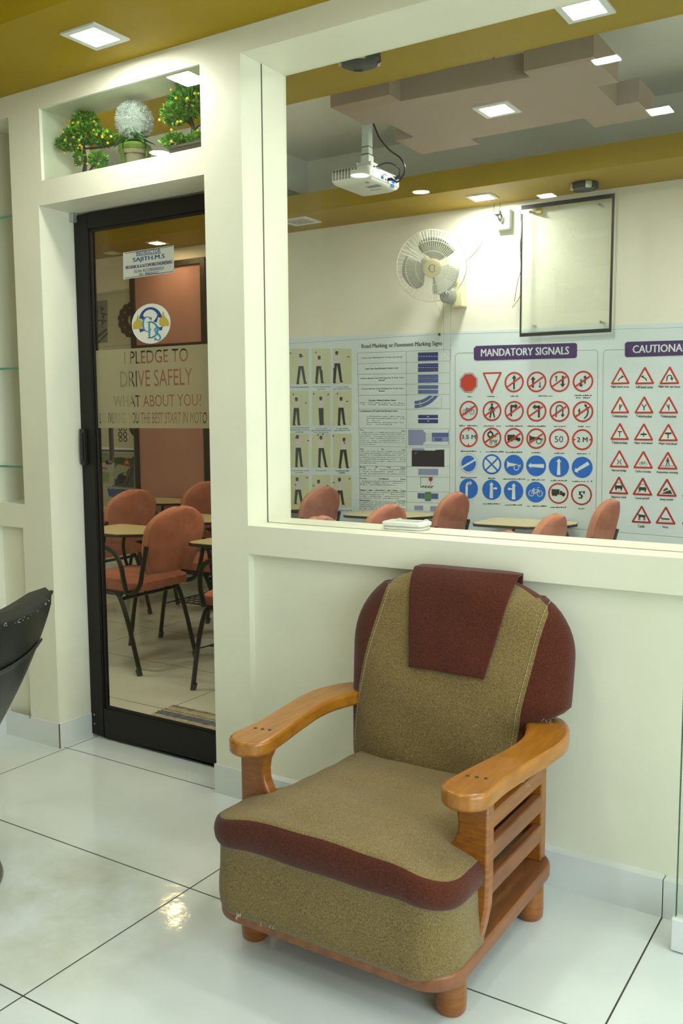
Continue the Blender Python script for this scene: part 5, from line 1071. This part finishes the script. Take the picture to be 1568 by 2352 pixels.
b.lathe([(.0, 2.372), (.03, 2.384), (.05, 2.388), (.056, 2.378), (.052, 2.366)], (e1.x, .11, 0), 24); b.build('moss', MOSS, t)
# ------------------------------------------------------------------ glass shelves of the display niche
for z, l in ((2.182, 'topmost glass shelf in the tall niche left of the door'), (1.572, 'middle glass shelf in the tall niche left of the door'), (1.164, 'lowest glass shelf in the tall niche left of the door')):
    t = thing('glass_shelf', l, 'shelf', (-3.235, .12, z), 'glass shelves of the display niche')
    b = MB(); b.box(-3.329, -3.141, .022, .234, z, z+.008); b.build('shelf_pane', GREENGL, t, smooth=0)
    b = MB(); b.box(-3.329, -3.141, .0205, .0222, z, z+.008); b.build('shelf_edge', GEDGE, t, smooth=0)
    b = MB(); b.tube([(-3.1405, .05, z-.012), (-3.165, .05, z-.012)], .009, 12); b.tube([(-3.165, .05, z-.012), (-3.165, .05, z)], .005, 8); b.tube([(-3.1405, .2, z-.012), (-3.165, .2, z-.012)], .009, 12); b.build('shelf_peg', CHROME, t)
for p, q_, l in (((0, 806), (36, 754), 'upper slanting reflection in the tall display niche, built as a rod'), ((0, 1036), (39, 990), 'lower slanting reflection in the tall display niche, built as a rod')):
    b = MB(); P = on_y(p, .2); Q = on_y(q_, .2); b.tube([Q, P, P+(P-Q)*.25], .003, 6); tag(b.build('reflection_streak', SILVER), l, 'wire')  # reflected streaks in the niche, drawn as thin silver rods
# ================================================================== frameless glass door at the right edge
D2 = s_empty('door_2', (0, -.14, 0))
b = MB(); b.box(-.478, .42, -.146, -.134, .088, 2.2); b.build('door_pane', GREENGL, D2, smooth=0)
b = MB(); b.box(-.4795, -.478, -.146, -.134, .088, 2.2); b.build('door_pane_edge', mat('glass_edge_grey_green', (.16, .22, .17), .2), D2, smooth=0)
b = MB(); b.box(-.487, -.30, -.158, -.122, .004, .090); b.build('patch_fitting', mat('patch_fitting_white', (.72, .75, .72), .35), D2, smooth=0, bevel=.003)
# ================================================================== black leather chair at the left edge
t = thing('office_chair', 'black leather swivel chair cut off by the left edge of the picture', 'chair', (-2.45, -1.02, 0))
nS, nT = 19, 13; yc = -1.0
def oc(s, v, d):   # s across (-1 near .. 1 far), v up 0..1, d depth from the back face
    z = .415+.418*v+.032*v*(abs(s)**2.2); x = -2.40+.27*v+.02*math.sin(v*math.pi)+.11*(1-s*s)-d
    return Vector((x, yc+s*(.288+.012*v)*(1-.05*max(0, (v-.86)/.14)**2), z))
b = MB(); S = [-1+2*i/(nS-1) for i in range(nS)]
Bk = [[oc(s, j/(nT-1), 0) for s in S] for j in range(nT)]; Fr = [[oc(s*.94, j/(nT-1)*.99+.005, .125*(1-.25*abs(s)**4)+.0) for s in S] for j in range(nT)]
b.grid(Bk); b.grid(Fr)
def ring(G): return [G[0][i] for i in range(nS)]+[G[j][-1] for j in range(1, nT)]+[G[-1][i] for i in range(nS-2, -1, -1)]+[G[j][0] for j in range(nT-2, 0, -1)]
r0, r1 = ring(Bk), ring(Fr); b.grid([r0, [(p+q)/2+((p+q)/2-Vector((-2.25, yc, .62))).normalized()*.022 for p, q in zip(r0, r1)], r1], 0, closed=True)
b.build('backrest', LEATHER, t, smooth=50)
b = MB(); b.tube([oc(s, .995, .004)+Vector((.004, 0, .004)) for s in S], .006, 7); b.build('piping', LEATHER, t)
R = random.Random(2); b = MB()
for k in range(60):
    s = R.uniform(-.7, .95); p = oc(s, .985+R.uniform(-.02, .015), .0)+Vector((.0045, 0, .002)); b.ball(p, (.0015, R.uniform(.001, .0045), R.uniform(.0008, .002)), 6)
b.build('worn_stitching', mat('worn_leather_fibre', (.20, .21, .19), .9), t)
b = MB(); rows = []
for v, d in ((.60, -.004), (.585, -.012), (.565, -.010), (.56, -.002)): rows.append([oc(s, v+.10*(s+1)/2-.02, d) for s in S])
b.grid(rows); b.build('back_band', LEATHER, t)
b = MB(); rows = []
for z, o in ((.375, -.03), (.385, 0), (.43, .012), (.47, .0), (.485, -.04)): rows.append([(x, y, z) for x, y in rrect(-2.80-o, -2.30+o, yc-.24-o, yc+.20+o, .09+o*.5, 6)])
b.grid(rows, 0, closed=True); b.face(rows[-1]); b.face(rows[0][::-1]); b.build('seat', LEATHER, t)
b = MB(); b.tube([(-2.46, -1.03, .03), (-2.46, -1.03, .38)], .03, 16); b.build('pedestal', CHROME, t)
b = MB(); b.lathe([(0, .0), (.275, .0), (.285, .004), (.282, .012), (.20, .022), (.06, .035), (.045, .06), (0, .06)], (-2.463, -1.03, 0), 56); b.build('round_base', BASEM, t)
# ================================================================== the armchair
AX, AY = -1.148, 0.0
t = thing('armchair', 'wooden armchair with tan and maroon woven cushions against the cream wall', 'armchair', (AX, -.45, 0))
TA = Matrix.Translation((AX, AY, 0))
def AM(): b = MB(); b.T = TA; return b
# base plate and legs
b = AM(); b.prism(rrect(-.335, .342, -.797, -.095, .085, 8), .112, .150); b.build('base_plate', WOODB, t, bevel=.006, smooth=40)
for x, y in ((-.285, -.665), (.285, -.665), (-.295, -.19), (.295, -.19)):
    b = AM(); b.lathe([(0, 0), (.030, 0), (.036, .008), (.0375, .03), (.0365, .112), (0, .112)], (x, y, 0), 28); b.build('leg', WOOD, t)
# arm supports
for g in (-1, 1):
    inner = [(.262,.496),(.266,.486),(.277,.466),(.281,.44),(.279,.415),(.268,.39),(.248,.37),(.232,.35),(.232,.30),(.30,.28),(.318,.16)]
    outer = [(.335,.1505),(.347,.20),(.356,.25),(.358,.32),(.358,.496)]
    pl = [(g*x, z) for x, z in inner+outer]
    b = AM(); b.prism(pl, -.628, -.590, 'xz'); b.build('front_arm_support', WOOD, t, bevel=.007, smooth=40)
    rx = (.262, .315) if g > 0 else (.215, .265)
    b = AM(); b.box(min(g*rx[0], g*rx[1]), max(g*rx[0], g*rx[1]), -.165, -.128, .1502, .497); b.build('rear_arm_support', WOOD, t, bevel=.004, smooth=0)
    for k, z in enumerate((.405, .325, .240) if g > 0 else ()):
        b = AM(); x0, x1 = sorted((g*.293, g*.319))
        b.add([(x0,-.592,z-.023),(x1,-.592,z-.023),(x1,-.166,z-.028),(x0,-.166,z-.028),(x0,-.592,z+.023),(x1,-.592,z+.023),(x1,-.166,z+.019),(x0,-.166,z+.019)], [(0,3,2,1),(4,5,6,7),(0,1,5,4),(1,2,6,5),(2,3,7,6),(3,0,4,7)])
        b.build('slat', WOODB if k else WOOD, t, bevel=.006, smooth=0)
    cl = bez([(g*.310, -.635), (g*.318, -.54), (g*.335, -.42), (g*.348, -.32), (g*.347, -.235), (g*.325, -.155), (g*.30, -.115)], 8); cl = [Vector((p[0], p[1])) for p in cl]; N = len(cl); L = []; Rr = []
    for i, p in enumerate(cl):
        d = (cl[min(i+1, N-1)]-cl[max(i-1, 0)]).normalized(); nn = Vector((-d.y, d.x)); u = i/(N-1); wd = .060-.010*math.sin(min(1, u*1.4)*math.pi) - .004*u
        L.append(p+nn*wd); Rr.append(p-nn*wd)
    d0 = (cl[0]-cl[1]).normalized(); n0 = Vector((-d0.y, d0.x)); cap0 = [cl[0]+(n0*math.cos(a)+d0*math.sin(a)*1.05)*.060 for a in [math.pi*k/12 for k in range(1, 12)]]
    d1 = (cl[-1]-cl[-2]).normalized(); n1 = Vector((-d1.y, d1.x)); cap1 = [cl[-1]+(n1*math.cos(a)+d1*math.sin(a)*.7)*.054 for a in [math.pi*k/10 for k in range(1, 10)]]
    out = Rr[::-1] if False else None
    poly = L + cap1 + Rr[::-1] + cap0
    b = AM(); b.prism([(p.x, p.y) for p in poly], .4955, .537); arm = b.build('armrest', WOODT, t, bevel=.009, seg=3, smooth=40)
    for k in range(3):
        b = AM(); b.lathe([(0, .5365), (.005, .5365), (.005, .5378), (0, .5380)], (g*.312-.024+.021*k, -.588+.004*k, 0), 10); b.build('screw_plug', BARK, arm)
# ---- seat cushion (T-shaped, maroon roll, drooping corners)
def sw(y):     # half width at depth y
    if y > -.545: return .262
    if y > -.60: t_ = (-.545-y)/.055; return .262+.076*(t_*t_*(3-2*t_))
    if y > -.70: return .338
    u = (-.70-y)/.105; return .338-.085*(1-math.sqrt(max(0, 1-u*u)))
ys = [-.14-.405*k/12 for k in range(12)]+[-.545-.055*k/8 for k in range(8)]+[-.60-.10*k/4 for k in range(4)]+[-.70-.105*math.sin(math.pi/2*k/8) for k in range(9)]
ss = [math.sin(math.pi/2*(-1+2*k/28)) if False else (-1+2*k/28) for k in range(29)]
def ztop(x, y):
    cr = .036*max(0, 1-(x/.40)**2)*min(1, max(0, (-.16-y)/.45)); dr = .020*max(0, (abs(x)-.20)/.16)**1.5*(1 if y < -.5 else .3)
    dip = .020*math.exp(-((x/.17)**2+((y+.40)/.13)**2)); wr = .0025*math.sin(x*23+y*17)*math.sin(y*31-x*9)
    return .362+cr-dr-dip*.8+wr+.010*((-y-.14)/.66)
def inset(x, y): return x*.955, -.47+(y+.47)*.965
G = []
for y in ys: G.append([(s*sw(y)*1.0, y) for s in ss])
Pin = [[(inset(x, y)[0], inset(x, y)[1], ztop(x, y)) for x, y in row] for row in G]
per = [(0, j) for j in range(29)]+[(i, 28) for i in range(1, len(ys))]+[(len(ys)-1, j) for j in range(27, -1, -1)]+[(i, 0) for i in range(len(ys)-2, 0, -1)]
P2 = [Vector(G[i][j]) for i, j in per]; n = len(P2); NN = []
for i in range(n):
    d = P2[(i+2) % n]-P2[(i-2) % n]; d.normalize(); v = Vector((d.y, -d.x)); NN.append(v)
ctr = Vector((0, -.45))
if sum((p-ctr).dot(v) for p, v in zip(P2, NN)) < 0: NN = [-v for v in NN]
def crease(p): return ztop(p.x, p.y)
rows = [[(Pin[i][j]) for i, j in per]]
specs = [(-.004, -.006), (.005, -.014), (.010, -.028), (.012, -.046), (.010, -.063), (.005, -.076), (-.001, -.084), (-.004, -.088)]
mats_rows = []
for o, dz in specs:
    rows.append([(p.x+v.x*o, p.y+v.y*o, crease(p)+dz*(.78+.32*max(0, 1-(p.x/.36)**2))) for p, v in zip(P2, NN)])
for o, z in ((.002, .24), (.005, .21), (.006, .175), (.004, .150), (-.004, .134), (-.02, .131)):
    rows.append([(p.x+v.x*(o-.004), p.y+v.y*(o-.004), min(z, crease(p)-.10)) for p, v in zip(P2, NN)])
b = AM(); b.grid(Pin, 0)
b.grid(rows, lambda i, j: 1 if 1 <= i <= 6 else 0, closed=True)
b.face(rows[-1]); b.build('seat_cushion', [TAN, MAROON], t, smooth=60)
# ---- back cushion
BZ0, BZ1 = .325, .925
def bw(v, sd=1):   # half width, right (sd > 0) or left
    k = max(0, 1-((v-.62)/.395)**2.25)**(1/2.05) if v > .62 else 1.0
    if sd < 0: return (.300+.030*min(1, v/.6))*k
    if v < .30: return .262+.025*v/.30
    if v < .43: u = (v-.30)/.13; return .287+.083*u*u*(3-2*u)
    return .370*k
def by_mid(v): return -.150+.105*v
def bth(v):
    return .062+.022*math.sin(min(1, v*1.25)*math.pi) if v < .8 else .062+.0*v+.022*math.sin(math.pi)*0 - .028*((v-.8)/.2)**2
def back_pt(s, v, side):   # side -1 front, +1 rear
    x = s*bw(v, s); z = BZ0+(BZ1-BZ0)*v - .010*s*s*(v > .9)
    e = max(0.0, 1-abs(s)**4.5)**.5; ev = 1.0
    if v < .06: ev = math.sqrt(max(0, 1-((.06-v)/.06)**2))
    if v > .90: ev = math.sqrt(max(0, 1-((v-.90)/.10)**2))
    th = bth(v)*e*ev; y = by_mid(v)+side*th*(1.0 if side < 0 else .72)
    y += .012*s*s + (.006*math.sin(s*6+v*11)*math.sin(v*8)*e*ev*.6 if side < 0 else 0)
    return (x, min(y, -.006), z)
def seamL(v): return -.292+.085*max(0, (v-.10)/.8)**1.3
def seamR(v): return .232+.070*max(0, (v-.15)/.75)**1.0
vs_ = [0, .004, .02, .04, .07]+[.07+.83*k/26 for k in range(1, 27)]+[.91, .92, .93, .94, .95, .96, .97, .978, .985, .991, .996, 1.0]
def scols(v):
    a, c = max(seamL(v)/bw(v, -1), -.975), min(seamR(v)/bw(v), .96)
    L = [-1+(a+1)*(k/8)**1.0 for k in range(8)]; M_ = [a+(c-a)*k/18 for k in range(18)]; Rr = [c+(1-c)*(k/8) for k in range(9)]
    return L+M_+Rr
F = []; Bk = []
for v in vs_:
    sc = scols(v) if bw(v) > .02 else [(-1+2*k/34) for k in range(35)]
    F.append([back_pt(s, v, -1) for s in sc]); Bk.append([back_pt(s, v, 1) for s in sc])
b = AM(); b.grid(F, lambda i, j: 0 if 8 <= j < 26 else 1); b.grid(Bk, lambda i, j: 0 if (8 <= j < 26 and i > 20) else 1)
bc = b.build('back_cushion', [TAN, MAROON], t, smooth=70)
for fn, nm in ((seamL, 'seam'), (seamR, 'seam')):
    b = AM(); v = .10
    while v < .88:
        q = []
        for k in range(3):
            vv = v+.006*k; s = (fn(vv)+(.012 if fn is seamL else -.012))/bw(vv, -1 if fn is seamL else 1); x, y, z = back_pt(s, vv, -1); q.append((x, y-.0012, z))
        b.tube(q, .0009, 4); v += .0165
    o = b.build('seam_stitches', STITCH, bc)
# headrest cloth
b = AM(); rows = []
def xl(v): return -.085-.045*max(0, (v-.5)/.5)
def xr(v): return .145+.055*max(0, (v-.5)/.5)
path = [(.535+.445*k/22, -1) for k in range(23)]+[(1-.01*k, 1) for k in range(2, 16)]
for v, sd_ in path:
    row = []
    for k in range(15):
        x = xl(v)+(xr(v)-xl(v))*k/14; s = x/max(bw(v, x), .21); x_, y, z = back_pt(s, v, sd_)
        lift = .007+.002*math.sin(k*.9); up = (.009 if v > .955 else .009*max(0, (v-.87)/.085)) - .003*(abs(k-7)/7)**4
        if v > .9: z = BZ0+(BZ1-BZ0)*v
        row.append((x, y-lift if sd_ < 0 else min(y+.004, -.004), z+up))
    rows.append(row)
b.grid(rows); o = b.build('headrest_cloth', MAROON, t, smooth=60); m = o.modifiers.new('solid', 'SOLIDIFY'); m.thickness = .009; m.offset = 0
sb = o.modifiers.new('round', 'BEVEL'); sb.width = .0025; sb.segments = 2; sb.limit_method = 'ANGLE'
# loose threads and torn edge
R = random.Random(9); b = AM()
for c, n_, sp in (((-.235, -.800, .153), 5, .02), ((-.14, -.800, .152), 5, .04), ((.29, -.745, .160), 6, .008), ((.30, -.135, .552), 14, .03), ((.285, -.30, .43), 12, .05)):
    for k in range(n_):
        p = Vector(c)+Vector((R.uniform(-sp, sp), R.uniform(-.006, .006), R.uniform(-.006, .006))); q = [p]
        for j in range(5): q.append(q[-1]+Vector((R.uniform(-.005, .005), R.uniform(-.004, .002), R.uniform(-.006, .003))))
        b.tube(bez(q, 3), .0006, 4)
b.build('loose_threads', THREAD, t)['kind'] = 'stuff'
